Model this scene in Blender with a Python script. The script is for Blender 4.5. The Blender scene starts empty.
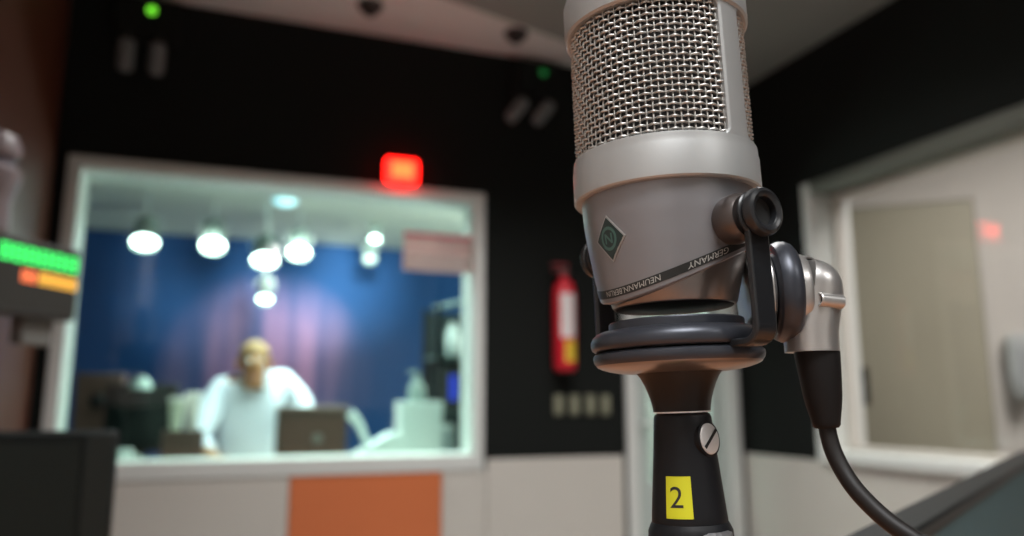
import bpy, bmesh, math, random
from math import sin, cos, pi, radians, sqrt, atan2, asin
from mathutils import Vector, Matrix
random.seed(7)
SC = bpy.context.scene
COL = SC.collection

# ---------------------------------------------------------------- camera
FPX, CX, CY, HOR = 777.0, 512.0, 268.0, 400.0
ZC = 1.10
PITCH = math.atan((HOR - CY) / FPX)
HEAD = radians(20.3)
Fh = Vector((sin(HEAD), cos(HEAD), 0)); Rt = Vector((cos(HEAD), -sin(HEAD), 0)); Up = Vector((0, 0, 1))
CAM = Vector((0, 0, ZC))


def ray(u, v):
    r = (u - CX) / FPX; up = (CY - v) / FPX
    return Fh * (cos(PITCH) - up * sin(PITCH)) + Rt * r + Up * (sin(PITCH) + up * cos(PITCH))


def at_y(u, v, y): d = ray(u, v); return CAM + d * (y / d.y)
def at_x(u, v, x): d = ray(u, v); return CAM + d * (x / d.x)
def at_h(u, v, h): d = ray(u, v); return CAM + d * (h / sqrt(d.x ** 2 + d.y ** 2))


cam_d = bpy.data.cameras.new('camera')
cam = bpy.data.objects.new('camera', cam_d); COL.objects.link(cam)
cam_d.sensor_width = 36.0
cam_d.lens = FPX / 1024 * 36
cam.location = CAM
cam.rotation_euler = (pi / 2 + PITCH, 0, -HEAD)
cam_d.clip_start = 0.01
cam_d.dof.use_dof = True
cam_d.dof.focus_distance = 0.262
cam_d.dof.aperture_fstop = 6.0
SC.camera = cam

SC.view_settings.view_transform = 'Standard'
SC.view_settings.look = 'None'
SC.view_settings.gamma = 1
SC.view_settings.exposure = 0
SC.view_settings.use_curve_mapping = False
SC.cycles.use_denoising = True


# ---------------------------------------------------------------- materials
def mat(name, col, rough=0.5, metal=0.0, emit=None, es=0.0, noise=0.0, nscale=20, bump=0.0, bscale=200, spec=0.5, coat=0.0):
    m = bpy.data.materials.new(name); m.use_nodes = True
    nt = m.node_tree; b = nt.nodes['Principled BSDF']
    c = (*col, 1)
    b.inputs['Base Color'].default_value = c
    b.inputs['Roughness'].default_value = rough
    b.inputs['Metallic'].default_value = metal
    b.inputs['Specular IOR Level'].default_value = spec
    b.inputs['Coat Weight'].default_value = coat
    if emit:
        b.inputs['Emission Color'].default_value = (*emit, 1); b.inputs['Emission Strength'].default_value = es
    tc = None
    if noise or bump:
        tc = nt.nodes.new('ShaderNodeTexCoord')
    if noise:
        n = nt.nodes.new('ShaderNodeTexNoise'); n.inputs['Scale'].default_value = nscale; n.inputs['Detail'].default_value = 4
        nt.links.new(tc.outputs['Object'], n.inputs['Vector'])
        mx = nt.nodes.new('ShaderNodeMix'); mx.data_type = 'RGBA'
        mx.inputs[6].default_value = tuple(max(0, x * (1 - noise)) for x in col) + (1,)
        mx.inputs[7].default_value = tuple(min(1, x * (1 + noise)) for x in col) + (1,)
        nt.links.new(n.outputs['Fac'], mx.inputs[0]); nt.links.new(mx.outputs[2], b.inputs['Base Color'])
    if bump:
        n2 = nt.nodes.new('ShaderNodeTexNoise'); n2.inputs['Scale'].default_value = bscale
        nt.links.new(tc.outputs['Object'], n2.inputs['Vector'])
        bp = nt.nodes.new('ShaderNodeBump'); bp.inputs['Strength'].default_value = bump; bp.inputs['Distance'].default_value = 0.002
        nt.links.new(n2.outputs['Fac'], bp.inputs['Height']); nt.links.new(bp.outputs['Normal'], b.inputs['Normal'])
    return m


def glass_mat(name, tint):
    m = bpy.data.materials.new(name); m.use_nodes = True
    nt = m.node_tree; nt.nodes.clear()
    o = nt.nodes.new('ShaderNodeOutputMaterial'); mx = nt.nodes.new('ShaderNodeMixShader')
    t = nt.nodes.new('ShaderNodeBsdfTransparent'); t.inputs[0].default_value = (*tint, 1)
    g = nt.nodes.new('ShaderNodeBsdfGlossy'); g.inputs['Roughness'].default_value = 0.0
    f = nt.nodes.new('ShaderNodeFresnel'); f.inputs['IOR'].default_value = 1.5
    ge = nt.nodes.new('ShaderNodeNewGeometry')
    s = nt.nodes.new('ShaderNodeMath'); s.operation = 'SUBTRACT'; s.inputs[0].default_value = 1
    mu = nt.nodes.new('ShaderNodeMath'); mu.operation = 'MULTIPLY'
    nt.links.new(ge.outputs['Backfacing'], s.inputs[1])
    nt.links.new(f.outputs[0], mu.inputs[0]); nt.links.new(s.outputs[0], mu.inputs[1])
    nt.links.new(mu.outputs[0], mx.inputs[0]); nt.links.new(t.outputs[0], mx.inputs[1]); nt.links.new(g.outputs[0], mx.inputs[2])
    nt.links.new(mx.outputs[0], o.inputs[0])
    return m


def wood_mat(name, c1, c2, rough=0.4, scale=(3, 30, 3)):
    m = bpy.data.materials.new(name); m.use_nodes = True
    nt = m.node_tree; b = nt.nodes['Principled BSDF']; b.inputs['Roughness'].default_value = rough
    tc = nt.nodes.new('ShaderNodeTexCoord'); mp = nt.nodes.new('ShaderNodeMapping'); mp.inputs['Scale'].default_value = scale
    n = nt.nodes.new('ShaderNodeTexNoise'); n.inputs['Scale'].default_value = 2.5; n.inputs['Detail'].default_value = 8
    mx = nt.nodes.new('ShaderNodeMix'); mx.data_type = 'RGBA'; mx.inputs[6].default_value = (*c1, 1); mx.inputs[7].default_value = (*c2, 1)
    nt.links.new(tc.outputs['Object'], mp.inputs[0]); nt.links.new(mp.outputs[0], n.inputs['Vector'])
    nt.links.new(n.outputs['Fac'], mx.inputs[0]); nt.links.new(mx.outputs[2], b.inputs['Base Color'])
    return m


# microphone
NICKEL = mat('satin_nickel', (0.36, 0.365, 0.36), 0.42, 0.4, bump=0.03, bscale=3000)
NICKEL_BODY = mat('nickel_body', (0.235, 0.232, 0.245), 0.35, 0.5, bump=0.03, bscale=3000)
CAPMETAL = mat('polished_cap', (0.25, 0.225, 0.215), 0.3, 0.8)
WIRE = mat('wire_mesh', (0.47, 0.455, 0.43), 0.34, 0.8)
LINER = mat('grille_liner', (0.022, 0.02, 0.019), 0.6, 0.2)
BLACKMETAL = mat('black_anodised', (0.012, 0.013, 0.015), 0.30, 0.0, spec=0.5)
BLACKGLOSS = mat('black_enamel', (0.046, 0.050, 0.062), 0.36, 0.5, spec=0.5)
RUBBER = mat('black_rubber', (0.007, 0.006, 0.006), 0.55, spec=0.2)
HOLDER = mat('black_plastic', (0.006, 0.0065, 0.008), 0.5, spec=0.25)
STEEL = mat('bright_steel', (0.78, 0.77, 0.76), 0.38, 0.5)
SILVER = mat('silver_connector', (0.50, 0.485, 0.47), 0.33, 0.8)
BANDBLACK = mat('band_black', (0.012, 0.013, 0.012), 0.4)
LETTER = mat('letter_silver', (0.42, 0.42, 0.40), 0.5, 0.2)
TEAL_DARK = mat('emblem_teal_dark', (0.010, 0.026, 0.025), 0.35)
TEAL = mat('emblem_teal', (0.05, 0.115, 0.10), 0.4)
YELLOW = mat('yellow_label', (0.55, 0.55, 0.012), 0.5)
INK = mat('ink', (0.012, 0.012, 0.014), 0.5)
CABLE = mat('cable_black', (0.010, 0.008, 0.0075), 0.5, spec=0.3)
# room
BLACKWALL = mat('black_acoustic_wall', (0.011, 0.0125, 0.0115), 0.9, bump=0.4, bscale=150, spec=0.15)
CREAM = mat('pale_laminate', (0.60, 0.565, 0.52), 0.45, noise=0.03, nscale=6)
ORANGE = mat('orange_laminate', (0.66, 0.175, 0.06), 0.45, noise=0.03, nscale=6)
WHITE = mat('white_frame_paint', (0.70, 0.71, 0.69), 0.45)
CEIL = mat('ceiling_plaster', (0.70, 0.655, 0.64), 0.85, noise=0.03, nscale=3)
CEIL2 = mat('ceiling_plaster_shaded', (0.24, 0.235, 0.22), 0.85, noise=0.03, nscale=3)
CARPET = mat('grey_carpet', (0.30, 0.285, 0.275), 0.95, noise=0.3, nscale=200)
BROWNWOOD = wood_mat('red_brown_wood', (0.060, 0.013, 0.006), (0.11, 0.028, 0.012), 0.45, (30, 30, 2))
DESKWOOD = wood_mat('orange_wood', (0.40, 0.165, 0.075), (0.50, 0.225, 0.11), 0.4, (3, 30, 3))
DOORPALE = mat('pale_green_door', (0.50, 0.56, 0.535), 0.4)
DOORTAN = mat('tan_door', (0.42, 0.39, 0.30), 0.5, noise=0.06, nscale=3)
OFFWHITE = mat('off_white_wall', (0.62, 0.585, 0.545), 0.8, noise=0.02, nscale=3)
GLASS_G = glass_mat('greenish_glass', (0.82, 0.95, 0.91))
GLASS_C = glass_mat('clear_glass', (0.97, 0.98, 0.97))
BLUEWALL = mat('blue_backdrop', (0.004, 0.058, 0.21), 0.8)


def backdrop_glow(m, cx, cz):
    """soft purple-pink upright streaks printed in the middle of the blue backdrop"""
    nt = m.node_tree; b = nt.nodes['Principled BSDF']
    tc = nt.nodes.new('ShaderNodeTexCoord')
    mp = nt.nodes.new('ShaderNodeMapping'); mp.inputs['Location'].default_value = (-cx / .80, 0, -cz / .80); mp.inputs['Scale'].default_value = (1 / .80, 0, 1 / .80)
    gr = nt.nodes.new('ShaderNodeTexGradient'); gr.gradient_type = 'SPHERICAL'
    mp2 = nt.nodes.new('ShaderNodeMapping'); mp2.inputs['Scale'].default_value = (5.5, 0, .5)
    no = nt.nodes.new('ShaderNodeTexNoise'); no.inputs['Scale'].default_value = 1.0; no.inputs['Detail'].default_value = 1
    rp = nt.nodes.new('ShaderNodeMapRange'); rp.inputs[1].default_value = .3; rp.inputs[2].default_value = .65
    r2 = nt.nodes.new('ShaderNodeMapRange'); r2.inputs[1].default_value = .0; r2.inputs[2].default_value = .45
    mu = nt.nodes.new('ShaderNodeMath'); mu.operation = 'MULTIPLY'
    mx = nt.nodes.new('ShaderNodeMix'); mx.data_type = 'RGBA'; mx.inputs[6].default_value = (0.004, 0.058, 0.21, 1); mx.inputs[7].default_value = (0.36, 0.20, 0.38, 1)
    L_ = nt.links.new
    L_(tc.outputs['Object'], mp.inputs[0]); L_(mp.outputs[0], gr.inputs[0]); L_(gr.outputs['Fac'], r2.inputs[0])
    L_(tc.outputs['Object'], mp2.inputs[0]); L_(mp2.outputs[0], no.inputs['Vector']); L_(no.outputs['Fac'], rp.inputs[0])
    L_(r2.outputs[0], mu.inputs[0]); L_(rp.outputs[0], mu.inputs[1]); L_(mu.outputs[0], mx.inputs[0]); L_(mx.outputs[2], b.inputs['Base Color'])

BOOTHCEIL = mat('booth_ceiling', (0.68, 0.70, 0.62), 0.85, noise=0.03, nscale=2)
DARKGREY = mat('dark_grey_plastic', (0.05, 0.05, 0.047), 0.5)
CHARCOAL = mat('charcoal', (0.008, 0.010, 0.010), 0.5, spec=0.3)
SCREEN = mat('dead_screen', (0.012, 0.018, 0.018), 0.25)
RED = mat('extinguisher_red', (0.62, 0.012, 0.03), 0.35)
LABELWHITE = mat('label_white', (0.75, 0.68, 0.68), 0.5)
LABELYEL = mat('label_yellow', (0.75, 0.50, 0.04), 0.5)
PAPERW = mat('paper_white', (0.90, 0.88, 0.86), 0.7)
PAPERP = mat('paper_pink', (0.66, 0.48, 0.47), 0.7)
PINK = mat('header_pink', (0.72, 0.12, 0.20), 0.6)
for _m in (PAPERW, PAPERP):                      # thin paper lets the light behind it through
    _nt = _m.node_tree; _b = _nt.nodes['Principled BSDF']; _t = _nt.nodes.new('ShaderNodeBsdfTranslucent'); _t.inputs[0].default_value = _b.inputs['Base Color'].default_value
    _x = _nt.nodes.new('ShaderNodeMixShader'); _x.inputs[0].default_value = .6
    _nt.links.new(_b.outputs[0], _x.inputs[1]); _nt.links.new(_t.outputs[0], _x.inputs[2]); _nt.links.new(_x.outputs[0], _nt.nodes['Material Output'].inputs[0])
SWITCHM = mat('switch_ivory', (0.22, 0.22, 0.155), 0.5)
TEALCLOTH = mat('dark_teal_cloth', (0.05, 0.11, 0.125), 0.8, noise=0.15, nscale=60)
SHIRT = mat('white_shirt', (0.62, 0.66, 0.74), 0.8)
TROUSER = mat('dark_trousers', (0.03, 0.03, 0.04), 0.85)
SKIN = mat('skin', (0.36, 0.155, 0.05), 0.5)
HAIRM = mat('short_brown_hair', (0.30, 0.17, 0.07), 0.7)
EYEW = mat('eye_white', (0.7, 0.7, 0.68), 0.3)
BROWNBOX = wood_mat('dark_brown_wood', (0.07, 0.035, 0.026), (0.12, 0.065, 0.05), 0.5, (4, 4, 30))
WHITEPLASTIC = mat('white_plastic', (0.72, 0.78, 0.76), 0.4)
GREYGREEN = mat('grey_green_plastic', (0.25, 0.32, 0.30), 0.45)
PALEGREY = mat('pale_grey_enamel', (0.20, 0.17, 0.18), 0.35)
BLUEGREY = mat('blue_grey_enamel', (0.08, 0.08, 0.11), 0.35)
BLUEBOX = mat('blue_lit_panel', (0.03, 0.05, 0.5), 0.5, emit=(0.05, 0.09, 0.9), es=0.5)
LEDG = mat('led_green', (0.02, 0.2, 0.05), 0.5, emit=(0.05, 1.0, 0.16), es=1.7)
LEDA = mat('led_amber', (0.2, 0.1, 0.02), 0.5, emit=(1.0, 0.50, 0.06), es=1.6)
LEDR = mat('led_orange_red', (0.2, 0.05, 0.02), 0.5, emit=(1.0, 0.20, 0.07), es=1.6)
LEDDOT = mat('led_lime', (0.02, 0.1, 0.01), 0.5, emit=(0.16, 0.75, 0.03), es=1.6)
LEDDOT2 = mat('led_dim_green', (0.01, 0.06, 0.02), 0.5, emit=(0.02, 0.40, 0.08), es=0.28)
ONAIR = mat('red_lamp_lens', (0.5, 0.02, 0.01), 0.4, emit=(1.0, 0.009, 0.006), es=8)
ONCORE = mat('red_lamp_core', (0.5, 0.1, 0.05), 0.4, emit=(1.0, 0.018, 0.004), es=22)
LENS = mat('spot_lens', (0.9, 0.9, 0.9), 0.4, emit=(0.93, 1.0, 0.98), es=14.0)
LENSDIM = mat('spot_lens_dim', (0.9, 0.9, 0.9), 0.4, emit=(0.85, 1.0, 0.98), es=1.0)
HEADGREY = mat('lamp_head_grey', (0.17, 0.175, 0.18), 0.5, emit=(0.5, 0.52, 0.55), es=0.0)
DARKHOLE = mat('dark_hole', (0.004, 0.004, 0.004), 0.8)


# ---------------------------------------------------------------- mesh builder
class MB:
    def __init__(self): self.v = []; self.f = []

    def add(self, vs, fs):
        n = len(self.v); self.v += [tuple(p) for p in vs]; self.f += [tuple(i + n for i in q) for q in fs]
        return self

    def box(self, x0, x1, y0, y1, z0, z1, M=None):
        vs = [Vector((x, y, z)) for z in (z0, z1) for y in (y0, y1) for x in (x0, x1)]
        if M: vs = [M @ p for p in vs]
        return self.add(vs, [(0, 2, 3, 1), (4, 5, 7, 6), (0, 1, 5, 4), (1, 3, 7, 5), (3, 2, 6, 7), (2, 0, 4, 6)])

    def lathe(self, prof, n=64, M=None, a0=0.0, a1=2 * pi):
        """profile of (r, z) rows; r == 0 rows collapse to a pole"""
        full = abs(a1 - a0 - 2 * pi) < 1e-6
        cols = n if full else n + 1
        vs, rows = [], []
        for r, z in prof:
            if r <= 1e-9:
                rows.append([len(vs)]); vs.append(Vector((0, 0, z)))
            else:
                row = []
                for i in range(cols):
                    a = a0 + (a1 - a0) * i / n
                    row.append(len(vs)); vs.append(Vector((r * cos(a), r * sin(a), z)))
                rows.append(row)
        fs = []
        for k in range(len(rows) - 1):
            A, B = rows[k], rows[k + 1]
            for i in range(n):
                j = (i + 1) % cols
                if len(A) == 1 and len(B) == 1: continue
                if len(A) == 1: fs.append((A[0], B[i], B[j])[::-1])
                elif len(B) == 1: fs.append((A[i], A[j], B[0]))
                else: fs.append((A[i], A[j], B[j], B[i]))
        if M: vs = [M @ p for p in vs]
        return self.add(vs, fs)

    def tube(self, path, rad, n=16, caps=True, closed=False):
        path = [Vector(p) for p in path]
        m = len(path)
        if not hasattr(rad, '__len__'): rad = [rad] * m
        T = []
        for i in range(m):
            if closed: t = path[(i + 1) % m] - path[i - 1]
            else: t = path[min(i + 1, m - 1)] - path[max(i - 1, 0)]
            T.append(t.normalized())
        ref = Vector((0, 0, 1)) if abs(T[0].z) < 0.9 else Vector((1, 0, 0))
        N = (ref - T[0] * ref.dot(T[0])).normalized()
        vs = []
        for i in range(m):
            N = (N - T[i] * N.dot(T[i])).normalized(); B = T[i].cross(N)
            for k in range(n):
                a = 2 * pi * k / n
                vs.append(path[i] + (N * cos(a) + B * sin(a)) * rad[i])
        fs = []
        for i in range(m if closed else m - 1):
            j = (i + 1) % m
            for k in range(n):
                l = (k + 1) % n
                fs.append((i * n + k, i * n + l, j * n + l, j * n + k))
        if caps and not closed:
            fs.append(tuple(range(n - 1, -1, -1))); fs.append(tuple((m - 1) * n + k for k in range(n)))
        return self.add(vs, fs)

    def grid(self, rows, flip=False, wrap=False):
        nr, nc = len(rows), len(rows[0]); vs = [p for r in rows for p in r]; fs = []
        for i in range(nr - 1):
            for j in range(nc if wrap else nc - 1):
                k = (j + 1) % nc
                q = (i * nc + j, i * nc + k, (i + 1) * nc + k, (i + 1) * nc + j)
                fs.append(q[::-1] if flip else q)
        return self.add(vs, fs)

    def prism(self, poly, z0, z1, M=None):
        n = len(poly)
        vs = [Vector((x, y, z0)) for x, y in poly] + [Vector((x, y, z1)) for x, y in poly]
        if M: vs = [M @ p for p in vs]
        return self.add(vs, [tuple(range(n - 1, -1, -1)), tuple(range(n, 2 * n))] + [(i, (i + 1) % n, (i + 1) % n + n, i + n) for i in range(n)])

    def build(self, name, m, parent=None, bevel=0.0, smooth=True, angle=35, seg=2, recalc=True):
        me = bpy.data.meshes.new(name); me.from_pydata(self.v, [], self.f); me.update()
        if recalc:
            bm = bmesh.new(); bm.from_mesh(me); bmesh.ops.recalc_face_normals(bm, faces=bm.faces); bm.to_mesh(me); bm.free()
        if smooth:
            me.shade_smooth(); me.set_sharp_from_angle(angle=radians(angle))
        me.materials.append(m)
        o = bpy.data.objects.new(name, me); COL.objects.link(o)
        if parent: o.parent = parent
        if bevel:
            b = o.modifiers.new('bevel', 'BEVEL'); b.width = bevel; b.segments = seg; b.limit_method = 'ANGLE'
        return o


def thing(name, label, cat, M=None, group=None):
    o = bpy.data.objects.new(name, None); COL.objects.link(o); o.empty_display_size = 0.05
    if M is not None: o.matrix_basis = M
    o['label'] = label; o['category'] = cat
    if group: o['group'] = group
    return o


def tag(o, label, cat, group=None):
    o['label'] = label; o['category'] = cat
    if group: o['group'] = group
    return o


def struct(o): o['kind'] = 'structure'; return o


def dup(root, label, loc=None, rz=None):
    r = root.copy(); COL.objects.link(r); r['label'] = label
    if loc is not None: r.location = loc
    for ch in list(root.children):
        c = ch.copy(); COL.objects.link(c); c.parent = r
        for g in list(ch.children):
            d = g.copy(); COL.objects.link(d); d.parent = c
    return r


def TR(x, y, z, rz=0): return Matrix.Translation((x, y, z)) @ Matrix.Rotation(rz, 4, 'Z')


def text_mesh(body, size=1.0):
    cu = bpy.data.curves.new('lettering_source', 'FONT'); cu.body = body; cu.size = size; cu.align_x = 'CENTER'; cu.align_y = 'CENTER'
    cu.resolution_u = 4
    o = bpy.data.objects.new('lettering_source', cu); COL.objects.link(o)
    bpy.context.view_layer.update()
    dg = bpy.context.evaluated_depsgraph_get()
    me = bpy.data.meshes.new_from_object(o.evaluated_get(dg))
    bpy.data.objects.remove(o, do_unlink=True)
    bm = bmesh.new(); bm.from_mesh(me); bmesh.ops.triangulate(bm, faces=bm.faces)
    for _ in range(2): bmesh.ops.subdivide_edges(bm, edges=[e for e in bm.edges if e.calc_length() > .12], cuts=2)
    bmesh.ops.triangulate(bm, faces=bm.faces); bm.to_mesh(me); bm.free()
    vs = [v.co.copy() for v in me.vertices]; fs = [tuple(p.vertices) for p in me.polygons]
    bpy.data.meshes.remove(me)
    return vs, fs


# ================================================================= ROOM SHELL
D, W, XL = 3.0, 2.23, -0.60
YB = -2.4
ZT = ZC + 1.48
TH = 0.15
WZ0, WZ1 = at_y(365, 473.5, D).z, ZC + 0.848      # window outer edges
WX0, WX1 = -0.548, 0.985
DX0 = at_y(626, 440, D).x              # corner door
DX1 = W - 0.03
DZ = 2.06
ZW = at_y(560, 457, D).z                         # top of wainscot
RY1 = 2.50; RY0 = 0.45                   # right window along y
RZ0, RZ1 = ZC - 0.205, ZC + 0.86

wb = MB()
wb.box(XL - 0.1, WX0, D, D + TH, 0, ZT)
wb.box(WX0, WX1, D, D + TH, WZ1, ZT)
wb.box(WX0, WX1, D, D + TH, 0, WZ0)
wb.box(WX1, DX0, D, D + TH, 0, ZT)
wb.box(DX0, DX1, D, D + TH, DZ, ZT)
wb.box(DX1, W + 0.2, D, D + TH, 0, ZT)
wall_back = struct(wb.build('wall_back', BLACKWALL, smooth=False))
PX = [at_y(u, 475, D).x for u in (290, 441)]
for x0, x1, m, lab in ((XL + .013, PX[0] - 0.003, CREAM, None), (PX[0], PX[1], ORANGE, 'orange wainscot panel'), (PX[1] + 0.003, WX1 + 0.012, CREAM, None), (WX1 + 0.015, DX0 - 0.02, CREAM, None)):
    ztop = WZ0 - 0.002 if x1 < WX1 + 0.05 else ZW
    o = MB().box(x0, x1, D - 0.012, D - 0.0005, 0.1, ztop).build('wainscot_panel', m, wall_back, bevel=0.002)
    if lab: o['label'] = lab

wr = MB()
wr.box(W, W + 0.18, RY1, D, 0, ZT)
wr.box(W, W + 0.18, RY0, RY1, RZ1, ZT)
wr.box(W, W + 0.18, RY0, RY1, 0, RZ0)
wr.box(W, W + 0.18, YB, RY0, 0, ZT)
wall_right = struct(wr.build('wall_right', BLACKWALL, smooth=False))
for y0, y1 in ((-0.6, 0.7), (0.703, 2.0), (2.003, D - 0.013)):
    MB().box(W - 0.012, W - 0.0005, y0, y1, 0.1, RZ0 - 0.03).build('wainscot_panel', CREAM, wall_right, bevel=0.002)
wall_left = struct(MB().box(XL - 0.1, XL, YB, D, 0, ZT).build('wall_left', OFFWHITE, smooth=False))
MB().box(XL, XL + .012, 1.25, D - .013, 0.0, ZT - .002).build('wood_panel', BROWNWOOD, wall_left, bevel=.002)['label'] = 'red brown wood panelling'
struct(MB().box(XL - 0.1, W + 0.18, YB - 0.1, YB, 0, ZT).build('wall_front', OFFWHITE, smooth=False))
struct(MB().box(-2.0, 5.2, YB - 0.1, 6.4, -0.1, 0).build('floor', CARPET, smooth=False))
struct(MB().box(XL - 0.1, W + 0.18, YB - 0.1, D + TH, ZT, ZT + 0.1).build('ceiling', CEIL, smooth=False))
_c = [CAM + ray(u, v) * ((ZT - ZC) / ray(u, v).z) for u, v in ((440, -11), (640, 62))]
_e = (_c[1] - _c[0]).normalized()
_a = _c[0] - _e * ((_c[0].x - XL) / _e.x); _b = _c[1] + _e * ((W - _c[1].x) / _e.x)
struct(MB().prism([(XL, YB), (W, YB), (W, _b.y), (_a.x, _a.y)], ZT - .03, ZT).build('ceiling_shade_slab', CEIL2, smooth=False))  # thin slab added to carry the ceiling's shade as a darker plaster colour
struct(MB().box(WX0, DX0 - 0.02, D - 0.02, D - 0.0005, 0, 0.098).build('baseboard_back', CHARCOAL, bevel=0.003))
struct(MB().box(W - 0.02, W - 0.0005, YB, D - 0.03, 0, 0.098).build('baseboard_right', CHARCOAL, bevel=0.003))


# window_1 (to the booth)
def frame_y(name, x0, x1, z0, z1, y0, y1, bw, m, sill=None):
    b = MB()
    s = sill or bw
    b.box(x0, x0 + bw, y0, y1, z0, z1); b.box(x1 - bw, x1, y0, y1, z0, z1)
    b.box(x0 + bw, x1 - bw, y0, y1, z1 - bw, z1); b.box(x0 + bw, x1 - bw, y0, y1, z0, z0 + s)
    return b.build(name, m, bevel=0.004)


w1 = struct(frame_y('window_1', WX0, WX1, WZ0, WZ1, D - 0.018, D + TH + 0.01, 0.043, WHITE, 0.062))
MB().box(WX0 + 0.03, WX1 - 0.03, D + 0.05, D + 0.058, WZ0 + 0.04, WZ1 - 0.03).build('pane', GLASS_G, w1, smooth=False)

# window_2 (right wall)
b = MB()
x0, x1 = W - 0.018, W + 0.19
bw = 0.04
b.box(x0, x1, RY1 - 0.025, RY1 + 0.02, RZ0 - 0.03, RZ1 + 0.02)
b.box(x0, x1, RY0 - 0.02, RY0 + 0.025, RZ0 - 0.03, RZ1 + 0.02)
hb = MB().box(x0, x1, RY0 + 0.025, RY1 - 0.025, RZ1 - 0.03, RZ1 + 0.02)
b.box(x0 - 0.02, x1, RY0 + 0.025, RY1 - 0.025, RZ0 - 0.03, RZ0 + 0.012)
w2 = struct(b.build('window_2', WHITE, bevel=0.004))
hb.build('head_trim', mat('olive_grey', (.12, .125, .105), .6), w2, bevel=.004)['label'] = 'olive grey head trim'  # head in a darker tone than the rest of the frame
MB().box(W + 0.004, W + 0.012, RY0 + 0.02, RY1 - 0.02, RZ0, RZ1 - 0.02).build('pane', GLASS_C, w2, smooth=False)
g = MB()
for (ya, yb, za, zb) in ((RY1 - 0.045, RY1 - 0.025, RZ0 + .012, RZ1 - .03), (RY0 + .025, RY0 + .045, RZ0 + .012, RZ1 - .03), (RY0 + .045, RY1 - .045, RZ1 - .05, RZ1 - .03), (RY0 + .045, RY1 - .045, RZ0 + .012, RZ0 + .03)):
    g.box(W + 0.09, W + 0.14, ya, yb, za, zb)
g.build('glazing_bead', OFFWHITE, w2, bevel=0.003)

# door_1 : pale door in the corner of the back wall
d1 = MB()
d1.box(DX0, DX0 + 0.05, D - 0.02, D + TH, 0, DZ); d1.box(DX1 - 0.05, DX1, D - 0.02, D + TH, 0, DZ); d1.box(DX0 + 0.05, DX1 - 0.05, D - 0.02, D + TH, DZ - 0.05, DZ)
door1 = struct(d1.build('door_1', WHITE, bevel=0.004))
lf = MB()
a0, a1 = DX0 + 0.056, DX1 - 0.056
lf.box(a0, a0 + 0.07, D + 0.03, D + 0.07, 0.01, DZ - 0.055); lf.box(a1 - 0.07, a1, D + 0.03, D + 0.07, 0.01, DZ - 0.055)
lf.box(a0 + .07, a1 - .07, D + 0.03, D + 0.07, 0.01, 0.75); lf.box(a0 + .07, a1 - .07, D + 0.03, D + 0.07, DZ - 0.2, DZ - 0.055)
leaf = lf.build('door_leaf', DOORPALE, door1, bevel=0.003)
MB().box(a0 + .06, a1 - .06, D + 0.046, D + 0.054, 0.74, DZ - 0.19).build('pane', GLASS_G, leaf, smooth=False)
hd = MB().tube([(a0 + 0.035, D + 0.03, 1.0), (a0 + 0.035, D - 0.02, 1.0), (a0 + 0.15, D - 0.025, 1.0)], 0.009, 12)
hd.build('door_handle', STEEL, door1)

# ================================================================= BOOTH
BY1, BZ = 6.1, ZC + 1.20
_q = at_y(268, 375, BY1); backdrop_glow(BLUEWALL, _q.x, _q.z)
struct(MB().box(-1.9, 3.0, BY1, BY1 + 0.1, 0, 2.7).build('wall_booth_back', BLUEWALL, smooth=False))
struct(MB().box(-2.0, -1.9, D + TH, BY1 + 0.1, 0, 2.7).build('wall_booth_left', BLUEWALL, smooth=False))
struct(MB().box(2.9, 3.0, D + 0.4, BY1, 0, 2.7).build('wall_booth_right', OFFWHITE, smooth=False))
struct(MB().box(-2.0, 3.0, D + TH, BY1 + 0.1, BZ, BZ + 0.1).build('ceiling_booth', BOOTHCEIL, smooth=False))


# studio spotlights
def spotlight(u, v, y, rad, label, lens=LENS, tiltz=0.0):
    p = at_y(u, v, y)
    t = thing('studio_spotlight', label, 'spotlight', TR(p.x, p.y, p.z), 'bright spotlights in the studio beyond the window')
    d = (CAM - p); d.normalize(); d.z -= 1.5; d.normalize()
    q = Vector((0, 0, 1)).rotation_difference(d).to_matrix().to_4x4()
    can = MB().lathe([(0, -0.17), (rad * .55, -0.17), (rad * .8, -0.15), (rad * .95, -0.06), (rad * 1.06, 0.0), (rad * 1.06, 0.02), (rad, 0.02), (rad, -0.005)], 24, q)
    can.build('can', GREYGREEN, t)
    MB().lathe([(0, 0.012), (rad * .6, 0.008), (rad, -0.005)], 24, q).build('lens', lens, t)
    top = BZ - p.z
    s = rad * 1.15
    side = q @ Vector((1, 0, 0)); side.z = 0; side.normalize()
    back = q @ Vector((0, 0, -0.07))
    yk = MB()
    yk.tube([back + side * s, back + side * s + Vector((0, 0, s * 1.1)), back - side * s + Vector((0, 0, s * 1.1)), back - side * s], 0.006, 8)
    yk.build('yoke', WHITEPLASTIC, t)
    MB().tube([back + Vector((0, 0, s * 1.1)), back + Vector((0, 0, max(top - back.z, s * 1.1 + 0.02)))], 0.008, 8).build('hanging_rod', WHITEPLASTIC, t)
    return t


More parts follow.
